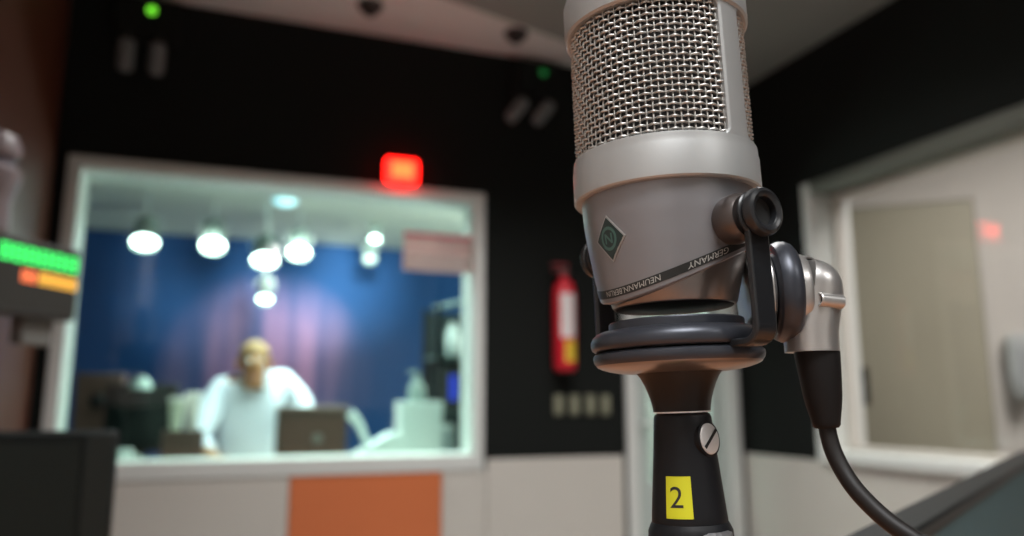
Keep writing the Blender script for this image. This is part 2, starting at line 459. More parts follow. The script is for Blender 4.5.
spotlight(145, 241, 4.9, 0.072, 'leftmost round white spotlight hanging before the blue backdrop')
spotlight(213, 244, 4.9, 0.068, 'second round white spotlight from the left, on its own under the ceiling')
spotlight(265, 259, 4.8, 0.074, 'white spotlight at the front of the overlapping bright pair')
spotlight(299, 251, 5.0, 0.066, 'white spotlight at the right of the overlapping bright pair')
spotlight(265, 298, 5.3, 0.048, 'lowest small spotlight hanging directly under the bright pair')
spotlight(375, 238, 5.2, 0.036, 'small round spotlight nearest to the pink and white notice')
spotlight(370, 258, 5.5, 0.048, 'dim spotlight just below the small bright one near the notice', LENSDIM)
d = ray(285, 199); p = CAM + d * ((BZ - ZC) / d.z)
t = thing('ceiling_downlight', 'faint bluish recessed downlight in the pale ceiling beyond the window', 'ceiling light', TR(p.x, p.y, BZ))
MB().lathe([(0.10, -0.001), (0.10, -0.008), (0.078, -0.012), (0.075, -0.004)], 32).build('trim_ring', WHITE, t)
MB().lathe([(0, -0.040), (0.05, -0.034), (0.075, -0.006)], 32).build('diffuser', mat('downlight_diffuser', (0.8, 0.85, 0.9), 0.5, emit=(0.5, 0.85, 1.0), es=1.7), t)


# booth furniture
def bench(name, label, x0, x1, y0, y1, z, m):
    t = thing(name, label, 'desk', TR((x0 + x1) / 2, (y0 + y1) / 2, 0))
    hx, hy = (x1 - x0) / 2, (y1 - y0) / 2
    MB().box(-hx, hx, -hy, hy, z - 0.03, z).build('desk_top', m, t, bevel=0.003)
    for sx in (-1, 1):
        for sy in (-1, 1):
            MB().box(sx * (hx - .04) - .025, sx * (hx - .04) + .025, sy * (hy - .05) - .025, sy * (hy - .05) + .025, 0, z - 0.03).build('leg', CHARCOAL, t, bevel=0.003)
    return t


BDZ = 0.80
bench('studio_desk', 'long pale desk beyond the window under the person and monitors', -0.66, at_y(434, 380, 3.62).x - .03, D + 0.165, D + 0.85, BDZ, CREAM)


def bx(x, y, z=BDZ, rz=0): return TR(x, y, z, rz)


# left monitor, seen dark
def booth_x(u, v, y): return at_y(u, v, y).x


mx0, mx1 = booth_x(104, 410, 3.62), booth_x(178, 410, 3.62)
t = thing('computer_monitor', 'black computer monitor on the desk left of the seated person', 'monitor', bx((mx0 + mx1) / 2, 3.62, BDZ, radians(-12)))
hw = (mx1 - mx0) / 2
ztop = at_y(140, 384, 3.62).z - BDZ
MB().box(-hw, hw, -0.02, 0.02, 0.09, ztop).build('casing', CHARCOAL, t, bevel=0.006)
MB().box(-hw + .012, hw - .012, -0.0225, -0.019, 0.105, ztop - .012).build('screen', SCREEN, t)
MB().box(-0.025, 0.025, 0.0, 0.03, 0.01, 0.15).build('neck', CHARCOAL, t, bevel=0.003)
MB().lathe([(0, 0), (0.10, 0), (0.10, 0.008), (0.03, 0.016), (0, 0.016)], 24).build('foot', CHARCOAL, t)
# desk lamp with pale head
p = at_y(140, 384, 3.40)
t = thing('desk_lamp', 'small desk lamp with pale head in front of the black monitor', 'lamp', bx(p.x - 0.05, 3.46))
h = p.z - BDZ
MB().lathe([(0, 0), (0.045, 0), (0.045, 0.012), (0.012, 0.022), (0, 0.022)], 24).build('base', CHARCOAL, t)
MB().tube([(0, 0, 0.02), (0.0, 0.02, h * .55), (-0.02, 0.03, h * .9), (0.02, 0, h + 0.035), (0.05, -0.0, h + 0.012)], 0.005, 10).build('arm', CHARCOAL, t)
MB().lathe([(0, 0.03), (0.02, 0.028), (0.035, 0.005), (0.043, -0.018), (0.039, -0.018), (0.03, 0.0), (0, 0.01)], 24, Matrix.Translation((0.05, 0, h))).build('lamp_shade', mat('lamp_pale', (0.5, 0.62, 0.58), 0.4), t)
# second dark panel at far left
t = thing('speaker_cabinet', 'dark speaker cabinet behind the black monitor beside the left frame', 'speaker', bx(booth_x(100, 400, 3.8), 3.82))
zt = at_y(112, 374, 3.8).z - BDZ
MB().box(-0.09, 0.09, -0.08, 0.08, 0, zt).build('cabinet', BROWNBOX, t, bevel=0.005)
for zz, rr in ((zt * .3, 0.055), (zt * .72, 0.035)):
    MB().lathe([(0, 0.006), (rr * .4, 0.012), (rr * .9, 0.0), (rr, 0.006), (rr, -0.002)], 28, Matrix.Translation((0, -0.081, zz)) @ Matrix.Rotation(pi / 2, 4, 'X')).build('driver', CHARCOAL, t)
# phone-like grey item
p = at_y(99, 420, 3.30)
t = thing('desk_telephone', 'grey brown desk telephone low beside the left window frame', 'telephone', bx(p.x - .06, 3.30, BDZ, 0.0))
MB().prism([(-.09, 0), (.09, 0), (.09, .04), (-.09, .11)], -.07, .07, Matrix.Rotation(pi / 2, 4, 'X') @ Matrix.Rotation(pi / 2, 4, 'Y')).build('body', mat('phone_grey', (0.16, 0.145, 0.135), 0.5), t, bevel=0.004)
MB().tube([(-.10, -0.0, .115), (-.09, 0, .14), (0, 0, .155), (.09, 0, .14), (.10, 0, .115)], [.022, .024, .016, .024, .022], 12).build('handset', mat('phone_pale', (0.30, 0.29, 0.28), 0.5), t)
# mug
p = at_y(121, 446, 3.28)
t = thing('mug', 'white mug on the near desk edge at the bottom left window corner', 'mug', bx(p.x + .005, 3.25))
MB().lathe([(0, 0), (.036, 0), (.040, .01), (.040, .12), (.037, .12), (.036, .012), (0, .012)], 28).build('cup', WHITEPLASTIC, t)
MB().tube([(.038, 0, .1), (.06, 0, .095), (.065, 0, .06), (.058, 0, .03), (.038, 0, .025)], .006, 8).build('handle', WHITEPLASTIC, t)
# dark carton with cups on it by the person's arm
_p = at_y(184, 430, 3.34); CUPZ = _p.z
t = thing('document_box', 'dark brown document box under the paper cups beside the person', 'box', bx(_p.x, 3.36))
MB().box(-.075, .075, -.06, .06, 0, CUPZ - BDZ - .03).build('box_body', BROWNBOX, t, bevel=.003)
MB().box(-.077, .077, -.062, .062, CUPZ - BDZ - .04, CUPZ - BDZ).build('lid', BROWNBOX, t, bevel=.003)
for i, (u, v, r) in enumerate(((177, 408, .030), (193, 403, .029))):
    y = 3.32 + 0.05 * i
    p = at_y(u, v, y)
    lab = ('pale cream paper cup beside the person\'s raised sleeve', 'white paper cup touching the person\'s sleeve')[i]
    tt = thing('paper_cup', lab, 'cup', bx(p.x, y, CUPZ + .0005))
    hh = p.z - CUPZ + 0.03
    MB().lathe([(0, 0), (r * .7, 0), (r, hh), (r * .94, hh), (r * .66, .006), (0, .006)], 24).build('cup', (mat('cup_cream', (.62, .62, .50), .6), PAPERW)[i], tt)
    MB().lathe([(r * 1.06, hh - .006), (r * 1.06, hh + .004), (r * .9, hh + .012), (0, hh + .012)], 24).build('lid', PAPERW, tt)
# brown wooden box with grey badge
xa, xb = booth_x(276, 430, 3.40), booth_x(345, 430, 3.40)
zt = at_y(310, 409, 3.40).z - BDZ
t = thing('wooden_radio', 'dark brown wooden tabletop radio right of the seated person', 'radio', bx((xa + xb) / 2, 3.40))
hw = (xb - xa) / 2
MB().box(-hw, hw, -.06, .06, 0.01, zt).build('case', BROWNBOX, t, bevel=0.008)
MB().box(-hw * .9, hw * .9, -.064, -.059, zt * .15, zt * .88).build('speaker_cloth', mat('brown_cloth', (0.13, 0.065, 0.05), 0.9), t)
MB().lathe([(0, .012), (.016, .012), (.02, 0)], 20, Matrix.Translation((0.02, -.064, zt * .55)) @ Matrix.Rotation(pi / 2, 4, 'X')).build('dial', mat('dial_grey', (0.25, .22, .20), .4), t)
MB().box(-hw, hw, -.062, .062, zt, zt + .012).build('top_edge', mat('top_tan', (0.26, .16, .12), .5), t, bevel=0.003)
for sx in (-1, 1):
    MB().box(sx * hw * .8 - .015, sx * hw * .8 + .015, -.04, .04, 0, .01).build('foot', CHARCOAL, t)
# white wedge phone / console
xa, xb = booth_x(352, 450, 3.30), booth_x(402, 450, 3.30)
t = thing('desk_console', 'white sloping desk console between wooden radio and white box', 'console', bx((xa + xb) / 2, 3.32))
hw = (xb - xa) / 2
zt = at_y(385, 433, 3.3).z - BDZ
MB().prism([(-hw, 0), (hw, 0), (hw, zt), (hw * .5, zt), (-hw, zt * .45)], -.06, .06, Matrix.Rotation(pi / 2, 4, 'X')).build('wedge_body', WHITEPLASTIC, t, bevel=0.004)
MB().tube([(-hw * .3, -.0, zt * .6), (-hw * .75, -.0, zt * 1.25), (-hw * 1.1, -.0, zt * 1.5)], [.012, .018, .022], 12).build('handset', WHITEPLASTIC, t)
# white box + pump bottle
xa, xb = booth_x(398, 430, 3.42), booth_x(440, 430, 3.42)
zt = at_y(418, 402, 3.38).z - BDZ
t = thing('white_box', 'tall plain white box on the desk below the notice', 'box', bx((xa + xb) / 2, 3.44))
hw = (xb - xa) / 2
MB().box(-hw, hw, -.06, .06, 0, zt).build('carton', WHITEPLASTIC, t, bevel=0.004)
MB().box(-hw * 1.02, hw * 1.02, -.0615, .0615, zt - .05, zt + .002).build('lid', WHITEPLASTIC, t, bevel=0.003)
zb = at_y(415, 372, 3.44).z - BDZ - zt - .002
t = thing('pump_bottle', 'grey green pump bottle standing on the white box', 'bottle', bx((xa + xb) / 2 - .01, 3.44, BDZ + zt + .002))
MB().lathe([(0, 0), (.036, 0), (.040, .01), (.036, zb * .5), (.02, zb * .68), (.014, zb * .72), (.014, zb * .78), (0, zb * .78)], 28).build('bottle_body', GREYGREEN, t)
MB().lathe([(0, zb * .78), (.017, zb * .78), (.017, zb * .9), (0, zb * .92)], 20).tube([(0, 0, zb * .9), (0, 0, zb), (-.04, -.01, zb * .97)], .006, 8).build('pump', GREYGREEN, t)
# equipment rack at the right end of the booth window
xa, xb = booth_x(434, 380, 3.62), booth_x(486, 380, 3.62)
t = thing('equipment_rack', 'dark open equipment rack against the right window frame', 'rack', TR((xa + xb) / 2, 3.68, 0))
hw = (xb - xa) / 2
zr = at_y(450, 306, 3.62).z
for sx in (-1, 1):
    for sy in (-1, 1):
        MB().box(sx * hw - .012, sx * hw + .012, sy * .12 - .012, sy * .12 + .012, 0, zr).build('upright', CHARCOAL, t)
SHELF = [0.5, at_y(455, 456, 3.6).z, at_y(455, 412, 3.6).z, at_y(455, 356, 3.6).z]
for zz in SHELF:
    MB().box(-hw, hw, -.12, .12, zz - .012, zz).build('shelf', mat('rack_shelf', (.09, .13, .13), .5), t)
MB().box(-hw, hw, .108, .118, .4, zr - .02).build('back_panel', mat('rack_back', (.018, .03, .034), .7), t)
MB().tube([(-hw - .02, -.12, zr - .02), (hw, -.1, zr + .05)], .010, 8).build('cable_arm', GREYGREEN, t)
xr = (xa + xb) / 2
p = at_y(453, 337, 3.6)
t = thing('white_bottle', 'pale white bottle on the upper shelf of the dark rack', 'bottle', TR(p.x, 3.6, SHELF[3]))
hh = at_y(453, 326, 3.6).z - SHELF[3]
MB().lathe([(0, 0), (.028, 0), (.032, .01), (.032, hh * .75), (.016, hh * .92), (0, hh * .92)], 24).build('bottle_body', WHITEPLASTIC, t)
MB().lathe([(.017, hh * .9), (.017, hh * 1.1), (0, hh * 1.1)], 20).build('cap', WHITEPLASTIC, t)
p = at_y(453, 382, 3.58)
t = thing('rack_unit', 'black rack unit with glowing blue panel on the middle shelf', 'audio unit', TR(p.x, 3.62, SHELF[2]))
hh = at_y(453, 366, 3.6).z - SHELF[2]
MB().box(-.055, .06, -.05, .05, 0, hh).build('casing', DARKGREY, t, bevel=0.003)
MB().box(-.02, .018, -.053, -.049, hh * .25, hh * .8).build('panel_light', BLUEBOX, t)
p = at_y(448, 440, 3.58)
t = thing('storage_jar', 'pale grey jar on the bottom shelf of the dark rack', 'jar', TR(p.x, 3.6, SHELF[1]))
hh = at_y(448, 424, 3.58).z - SHELF[1]
MB().lathe([(0, 0), (.034, 0), (.036, .01), (.036, hh * .8), (.03, hh * .85), (0, hh * .85)], 24).build('jar_body', mat('jar_grey', (.35, .42, .42), .4), t)
MB().lathe([(.033, hh * .83), (.033, hh), (0, hh)], 24).build('lid', WHITEPLASTIC, t)

# notice stuck on the pane
a, c = at_y(404, 231, D + .047), at_y(474, 274, D + .047)
t = thing('paper_notice', 'pink and white paper notice taped inside the upper right window corner', 'notice', TR((a.x + c.x) / 2, D + 0.048, c.z))
hw, hh = (c.x - a.x) / 2, a.z - c.z
MB().box(-hw, hw, -.0012, .0012, 0, hh).build('sheet', PAPERP, t)
MB().box(-hw + .004, hw - .004, -.002, -.0011, .003, hh * .42).build('white_field', PAPERW, t)
MB().box(-hw + .001, hw - .001, -.0022, -.0011, hh * .88, hh * .985).build('header_strip', PINK, t)

# ----------------------------------------------------------------- person
def skin_body(name, nodes, edges, root, m, parent, sub=2):
    me = bpy.data.meshes.new(name)
    keys = list(nodes); ix = {k: i for i, k in enumerate(keys)}
    me.from_pydata([nodes[k][0] for k in keys], [(ix[a], ix[b]) for a, b in edges], [])
    o = bpy.data.objects.new(name, me); COL.objects.link(o)
    sm = o.modifiers.new('skin', 'SKIN'); sm.use_smooth_shade = True
    lay = me.skin_vertices[0] if me.skin_vertices else None
    if lay is None:
        bpy.context.view_layer.objects.active = o
        bm = bmesh.new(); bm.from_mesh(me); bm.verts.layers.skin.verify(); bm.to_mesh(me); bm.free(); lay = me.skin_vertices[0]
    for k in keys:
        r = nodes[k][1]
        lay.data[ix[k]].radius = r if isinstance(r, tuple) else (r, r)
        lay.data[ix[k]].use_root = (k == root)
    ss = o.modifiers.new('sub', 'SUBSURF'); ss.levels = sub; ss.render_levels = sub
    bpy.context.view_layer.update()
    dg = bpy.context.evaluated_depsgraph_get()
    me2 = bpy.data.meshes.new_from_object(o.evaluated_get(dg)); me2.name = name
    bpy.data.objects.remove(o, do_unlink=True)
    me2.shade_smooth(); me2.materials.clear(); me2.materials.append(m)
    o2 = bpy.data.objects.new(name, me2); COL.objects.link(o2)
    if parent: o2.parent = parent
    return o2


PY = 3.93
hp = at_y(254, 366, PY - 0.10)
px0 = at_y(250, 420, PY).x
V = Vector
hz_ = hp.z
sl = at_y(220, 391, PY); sr = at_y(285, 384, PY)
el = at_y(195, 440, PY - .14); er = at_y(304, 408, PY - .05)
tp = thing('person', 'person in a white shirt seated behind the desk, elbows out, head lowered', 'person', TR(px0, PY, 0))
def L(p): return V((p.x - px0, p.y - PY, p.z))
hx = hp.x - px0
SL, SR, EL, ER = L(sl), L(sr), L(el), L(er)
HL, HR = V((-.10, -.33, BDZ + .03)), V((.12, -.34, BDZ + .03))
chest = V((0.0, -.02, (SL.z + SR.z) / 2 - .10))
nodes = {
    'pelvis': (V((0, .05, .56)), (.15, .11)), 'waist': (V((0, .05, .74)), (.14, .10)), 'chest': (chest, (.145, .105)),
    'neck': (V((hx * .8, -.06, SR.z - .02)), .050), 'skull0': (V((hx, -.10, hz_ - .06)), (.045, .058)), 'skull1': (V((hx, -.10, hz_ + .01)), (.062, .085)), 'skull2': (V((hx, -.085, hz_ + .075)), (.056, .076)),
    'sl': (SL, .058), 'el': (EL, .043), 'wl': (HL + V((-.05, .10, .02)), .028), 'hl': (HL, (.035, .018)),
    'sr': (SR, .058), 'er': (ER, .043), 'wr': (HR + V((.06, .10, .05)), .028), 'hr': (HR, (.035, .018)),
    'tl': (V((-.10, -.06, .53)), .085), 'kl': (V((-.14, -.42, .50)), .06), 'al': (V((-.14, -.40, .09)), .04), 'fl': (V((-.15, -.56, .045)), .04),
    'tr': (V((.10, -.06, .53)), .085), 'kr': (V((.14, -.42, .50)), .06), 'ar': (V((.14, -.40, .09)), .04), 'fr': (V((.15, -.56, .045)), .04),
}
edges = [('pelvis', 'waist'), ('waist', 'chest'), ('chest', 'neck'), ('neck', 'skull0'), ('skull0', 'skull1'), ('skull1', 'skull2'),
         ('chest', 'sl'), ('sl', 'el'), ('el', 'wl'), ('wl', 'hl'), ('chest', 'sr'), ('sr', 'er'), ('er', 'wr'), ('wr', 'hr'),
         ('pelvis', 'tl'), ('tl', 'kl'), ('kl', 'al'), ('al', 'fl'), ('pelvis', 'tr'), ('tr', 'kr'), ('kr', 'ar'), ('ar', 'fr')]
for s, H in (('l', HL), ('r', HR)):
    sg = -1 if s == 'l' else 1
    for i, (off, ln) in enumerate(((-.026, .062), (-.009, .072), (.009, .068), (.025, .052))):
        k1, k2 = f'{s}f{i}', f'{s}g{i}'
        nodes[k1] = (H + V((off, -.05 - ln * .4, .0)), .0088); nodes[k2] = (H + V((off * 1.1, -.05 - ln, -.018)), .0075)
        edges += [('h' + s, k1), (k1, k2)]
    nodes[s + 't0'] = (H + V((-sg * .045, -.03, .0)), .010); nodes[s + 't1'] = (H + V((-sg * .058, -.065, -.01)), .0085)
    edges += [('h' + s, s + 't0'), (s + 't0', s + 't1')]
body = skin_body('body', nodes, edges, 'pelvis', SKIN, tp)
# nose, brow and chin pulled out of the head surface
for v in body.data.vertices:
    q = v.co - V((hx, -.10, hz_))
    if q.y < -.05 and abs(q.x) < .03:
        v.co.y -= .028 * max(0, 1 - abs(q.z + .005) / .03) * max(0, 1 - abs(q.x) / .03)
        v.co.y -= .012 * max(0, 1 - abs(q.z + .075) / .03)
for sx in (-1, 1):
    M = Matrix.Translation((hx + sx * .026, -.178, hz_ + .02))
    MB().lathe([(0, .011), (.008, .008), (.011, 0), (.008, -.008), (0, -.011)], 16, M).build('eye', EYEW, tp)
    MB().lathe([(0, .03), (.012, .022), (.014, 0), (.01, -.022), (0, -.03)], 12, Matrix.Translation((hx + sx * .070, -.095, hz_ + .005))).build('ear', SKIN, tp)
MB().tube([(hx - .022, -.180, hz_ - .052), (hx, -.189, hz_ - .054), (hx + .022, -.180, hz_ - .052)], .006, 8).build('mouth', mat('lips', (.30, .10, .06), .5), tp)
hr_ = MB().lathe([(.093, 0), (.094, .03), (.082, .07), (.05, .10), (0, .112)], 28, Matrix.Translation((hx, -.078, hz_ + .035)) @ Matrix.Rotation(-.32, 4, 'X') @ Matrix.Diagonal((.74, 1.0, .72, 1)))
hr_.build('hair', HAIRM, tp)
sh = {'pelvis': (V((0, .05, .58)), (.165, .125)), 'waist': (V((0, .05, .74)), (.165, .125)), 'chest': (chest, (.165, .125)), 'col': (V((hx * .8, -.05, SR.z - .035)), .062),
      'sl': (SL, .074), 'el': (EL, .060), 'wl': (HL + V((-.055, .13, .025)), .044), 'sr': (SR, .078), 'er': (ER, .060), 'wr': (HR + V((.07, .13, .06)), .044)}
skin_body('shirt', sh, [('pelvis', 'waist'), ('waist', 'chest'), ('chest', 'col'), ('chest', 'sl'), ('sl', 'el'), ('el', 'wl'), ('chest', 'sr'), ('sr', 'er'), ('er', 'wr')], 'pelvis', SHIRT, tp)
tr_ = {k: nodes[k] for k in ('pelvis', 'tl', 'kl', 'al', 'tr', 'kr', 'ar')}
tr_ = {k: (a, (r[0] + .015, r[1] + .02) if isinstance(r, tuple) else r + .014) for k, (a, r) in tr_.items()}
skin_body('trousers', tr_, [('pelvis', 'tl'), ('tl', 'kl'), ('kl', 'al'), ('pelvis', 'tr'), ('tr', 'kr'), ('kr', 'ar')], 'pelvis', TROUSER, tp)
for sx in (-1, 1):
    MB().tube([(sx * .14, -.36, .05), (sx * .143, -.45, .05), (sx * .15, -.62, .035)], [.05, .05, .034], 14).build('shoe', CHARCOAL, tp)
# chair under the person
tc_ = thing('office_chair', 'dark office chair under the person in the white shirt', 'chair', TR(px0, PY + .05, 0))
MB().box(-.23, .23, -.24, .22, .36, .425).build('seat', CHARCOAL, tc_, bevel=.02)
MB().box(-.19, .19, .22, .26, .50, .86).build('backrest', CHARCOAL, tc_, bevel=.02)
MB().tube([(0, .1, .37), (0, .27, .37), (0, .275, .6)], .02, 10).build('back_bar', CHARCOAL, tc_)
MB().tube([(0, 0, .36), (0, 0, .08)], .025, 12).build('gas_lift', CHARCOAL, tc_)
for k in range(5):
    a = k * 2 * pi / 5 + .3
    MB().tube([(0, 0, .09), (.27 * cos(a), .27 * sin(a), .06)], [.022, .014], 10).build('leg', CHARCOAL, tc_)
    MB().lathe([(0, -.012), (.028, -.012), (.028, .012), (0, .012)], 16, Matrix.Translation((.27 * cos(a), .27 * sin(a), .028)) @ Matrix.Rotation(pi / 2, 4, 'X')).build('caster', CHARCOAL, tc_)

# ================================================================= ROOM BEYOND THE RIGHT WINDOW
Q = at_h(920, 300, 4.2)
dv = Vector((0.75, -0.66, 0)).normalized()           # along the wall, to the right
nv = Vector((-dv.y, dv.x, 0))                         # away from the camera
if nv.dot(Vector((Q.x, Q.y, 0))) < 0: nv = -nv
ang = atan2(dv.y, dv.x)
MR = TR(Q.x, Q.y, 0, ang)


def s_at(u, v):
    d = ray(u, v); o = Vector((Q.x, Q.y, 0)); n = nv
    k = (o.dot(n)) / d.dot(n); p = CAM + d * k
    return (p - Vector((Q.x, Q.y, p.z))).dot(dv), p.z


s0, _ = s_at(847, 300); s1, _ = s_at(982, 300)
_, zd = s_at(915, 204)
wl = MB()
wl.box(-1.15, s0, 0, .12, 0, ZT, MR); wl.box(s1, 2.6, 0, .12, 0, ZT, MR); wl.box(s0, s1, 0, .12, zd, ZT, MR)
struct(wl.build('wall_lobby', OFFWHITE, smooth=False))
struct(MB().box(W + .18, 5.6, YB, 5.2, ZT, ZT + .1).build('ceiling_lobby', OFFWHITE, smooth=False))
dd = MB()
dd.box(s0 - .05, s0, -.02, .13, 0, zd + .05, MR); dd.box(s1, s1 + .05, -.02, .13, 0, zd + .05, MR); dd.box(s0, s1, -.02, .13, zd, zd + .05, MR)
door2 = struct(dd.build('door_2', OFFWHITE, bevel=.004))
lf = MB().box(s0 + .002, s1 - .002, -.012, .03, .005, zd - .003, MR).build('door_leaf', DOORTAN, door2, bevel=.003)
sk, zk = s_at(862, 384)
MB().tube([MR @ V((sk, -.012, zk)), MR @ V((sk, -.05, zk)), MR @ V((sk + .02, -.06, zk - .05))], .014, 10).build('door_handle', CHARCOAL, door2)
MB().box(sk - .03, sk + .03, -.02, -.011, zk - .1, zk + .08, MR).build('handle_plate', CHARCOAL, door2, bevel=.003)
sd0, zd1 = s_at(1003, 336); sd1, zd0 = s_at(1034, 400)
t = thing('paper_dispenser', 'grey rounded paper dispenser on the white wall right of the tan door', 'dispenser', MR @ Matrix.Translation(((sd0 + sd1) / 2, -.001, zd0)))
hw, hh = (sd1 - sd0) / 2, zd1 - zd0
poly = [(-hw, hh), (-hw, hh * .35)] + [(-hw + hw * .8 * (1 - cos(a)), hh * .35 - hh * .35 * sin(a)) for a in (pi / 8, pi / 4, 3 * pi / 8, pi / 2)]
poly += [(-x, z) for x, z in reversed(poly)]
MB().prism([(x, z) for x, z in poly], 0, .11, Matrix.Rotation(pi / 2, 4, 'X')).build('casing', mat('dispenser_grey', (.48, .50, .50), .35), t, bevel=.012)
MB().prism([(x * .8, hh * .1 + z * .72) for x, z in poly], .105, .118, Matrix.Rotation(pi / 2, 4, 'X')).build('cover', mat('dispenser_cover', (.40, .42, .43), .3), t, bevel=.006)

# ================================================================= WALL-MOUNTED THINGS
# red on-air lamp
p = at_y(401, 172, D - .03)
t = thing('warning_lamp', 'glowing red warning lamp above the top of the booth window', 'lamp', TR(p.x, D, p.z))
MB().box(-.075, .075, -.022, -.0005, -.058, .058).build('housing', CHARCOAL, t, bevel=.006)
MB().box(-.066, .066, -.062, -.020, -.050, .050).build('lens', ONAIR, t, bevel=.014)
MB().box(-.042, .042, -.066, -.060, -.030, .030).build('glowing_core', ONCORE, t, bevel=.003)


# emergency lights
def emergency(name, label, led, heads, ledmat, lean, y=D):
    p = at_y(*led, y - .06)
    t = thing(name, label, 'emergency light', TR(p.x, y, p.z), 'black twin-head emergency lights high on the back wall')
    MB().box(-.12, .10, -.065, -.0005, -.11, .05).build('housing', BLACKWALL, t, bevel=.008)
    MB().lathe([(0, .008), (.012, .006), (.016, 0)], 18, Matrix.Translation((0, -.066, 0)) @ Matrix.Rotation(pi / 2, 4, 'X')).build('indicator', ledmat, t)
    for (u, v) in heads:
        q = at_y(u, v, y - .09)
        c = V((q.x - p.x, -.09, q.z - p.z))
        ax = V((lean, -.1, 1)).normalized()
        Mx = Matrix.Translation(c) @ V((0, 0, 1)).rotation_difference(ax).to_matrix().to_4x4()
        h = MB().lathe([(0, -.055), (.022, -.055), (.027, -.04), (.027, .04), (.022, .055), (0, .055)], 20, Mx).build('lamp_head', HEADGREY, t)
        MB().tube([c + ax * .03 + V((0, .02, 0)), V((c.x, -.06, -.09))], .008, 8).build('bracket', CHARCOAL, h)
    return t


emergency('emergency_light', 'black twin-head emergency light above the left end of the booth window', (152, 11), ((126, 55), (157, 59)), LEDDOT, 0.02)
emergency('emergency_light', 'black twin-head emergency light high on the wall beside the microphone', (543, 73), ((517, 110), (543, 113)), LEDDOT2, 0.75)

# ceiling detectors
for (u, v), lab in (((370, 9), 'dark round detector on the ceiling above the red warning lamp'), ((516, 37), 'dark round detector on the ceiling near the twin-head light by the microphone')):
    d = ray(u, v); p = CAM + d * ((ZT - .02 - ZC) / d.z)
    t = thing('ceiling_detector', lab, 'detector', TR(p.x, p.y, ZT), 'dark ceiling detectors')
    MB().lathe([(0.048, 0), (.048, -.012), (.034, -.03), (0, -.034)], 28).build('base', mat('detector_dark', (.035, .025, .024), .5), t)
    MB().lathe([(.02, -.03), (.018, -.045), (0, -.048)], 20).build('sensor', CHARCOAL, t)

# fire extinguisher
pb = at_y(566, 371, D - .07); pt = at_y(560, 262, D - .07)
t = thing('fire_extinguisher', 'red fire extinguisher with white label hung on the black wall', 'fire extinguisher', TR(pb.x, D - .06, pb.z))
H = pt.z - pb.z; r = .046
MB().lathe([(0, .004), (r * .8, 0), (r, .012), (r, H * .72), (r * .85, H * .79), (r * .45, H * .835), (.016, H * .85), (.016, H * .88), (0, H * .88)], 36).build('cylinder', RED, t)
a0 = -pi / 2 - .75
MB().lathe([(r + .0008, H * .30), (r + .0008, H * .70)], 16, None, a0, a0 + 1.35).build('white_label', LABELWHITE, t)
MB().lathe([(r + .0009, H * .08), (r + .0009, H * .27)], 12, None, -pi / 2 - .35, -pi / 2 + .75).build('yellow_label', LABELYEL, t)
vv = MB().lathe([(.015, H * .87), (.018, H * .88), (.018, H * .92), (.012, H * .94), (0, H * .94)], 20).build('valve', mat('valve_dark', (.12, .07, .07), .4, .5), t)
MB().box(-.055, .02, -.008, .008, H * .965, H * .985).box(-.05, .018, -.008, .008, H * .915, H * .93).build('lever', mat('lever_red', (.3, .04, .05), .4), t, bevel=.002)
MB().tube([(.016, -.0, H * .9), (.045, -.01, H * .88), (.058, -.01, H * .7), (.057, -.01, H * .35)], .008, 10).build('hose', RUBBER, t)
MB().box(-.02, .02, r, .0595, H * .35, H * .85).box(-.05, .05, r - .004, r + .004, H * .6, H * .64).build('wall_bracket', CHARCOAL, t)

# four switches
for i, u in enumerate((559, 575, 591, 606)):
    p = at_y(u, 405, D - .008)
    lab = ('leftmost ivory switch in the row of four below the fire extinguisher', 'second ivory switch from the left below the fire extinguisher', 'third ivory switch from the left below the fire extinguisher', 'rightmost ivory switch in the row of four, nearest the pale door')[i]
    if i == 0:
        sw = thing('wall_switch', lab, 'switch', TR(p.x, D, p.z), 'ivory wall switches in a row')
        MB().box(-.020, .020, -.008, -.0005, -.042, .042).build('plate', SWITCHM, sw, bevel=.003)
        MB().prism([(-.03, -.008), (.03, -.008), (.03, -.011), (-.03, -.016)], -.013, .013, Matrix.Rotation(pi / 2, 4, 'Y').inverted() @ Matrix.Identity(4)).build('rocker', mat('rocker_ivory', (.27, .27, .19), .4), sw, bevel=.001)
    else:
        dup(sw, lab, (p.x, D, p.z))

# ================================================================= LEFT SIDE
# LED clock box on a wall bracket
e = at_h(79, 282, 1.75)
dl = Vector((-.57, -.82, 0)).normalized()            # along its face, from the right end towards the camera
nf = Vector((.82, -.57, 0)).normalized()             # outward normal of the face
LW = .34
ztp = at_h(60, 245, 1.70).z; zbt = at_h(60, 319, 1.70).z
Mx = Matrix(((-dl.x, -nf.x, 0, e.x), (-dl.y, -nf.y, 0, e.y), (0, 0, 1, zbt), (0, 0, 0, 1)))   # local +x runs to the right end (x=0), -y faces out
hB = ztp - zbt
t = thing('led_clock', 'dark grey box display with glowing green and amber digits at the left edge', 'digital clock', Mx)
MB().box(-LW, 0, 0, .06, 0, hB).build('casing', DARKGREY, t, bevel=.005)
MB().box(-LW + .01, -.006, -.002, .001, .012, hB - .008).build('face', mat('display_face', (.035, .035, .032), .3), t)


def local_on_face(u, v):
    d = ray(u, v); o = Vector((e.x, e.y, 0)); k = o.dot(nf) / d.dot(nf); p = CAM + d * k
    return (p - Vector((e.x, e.y, 0))).dot(-dl), p.z - zbt


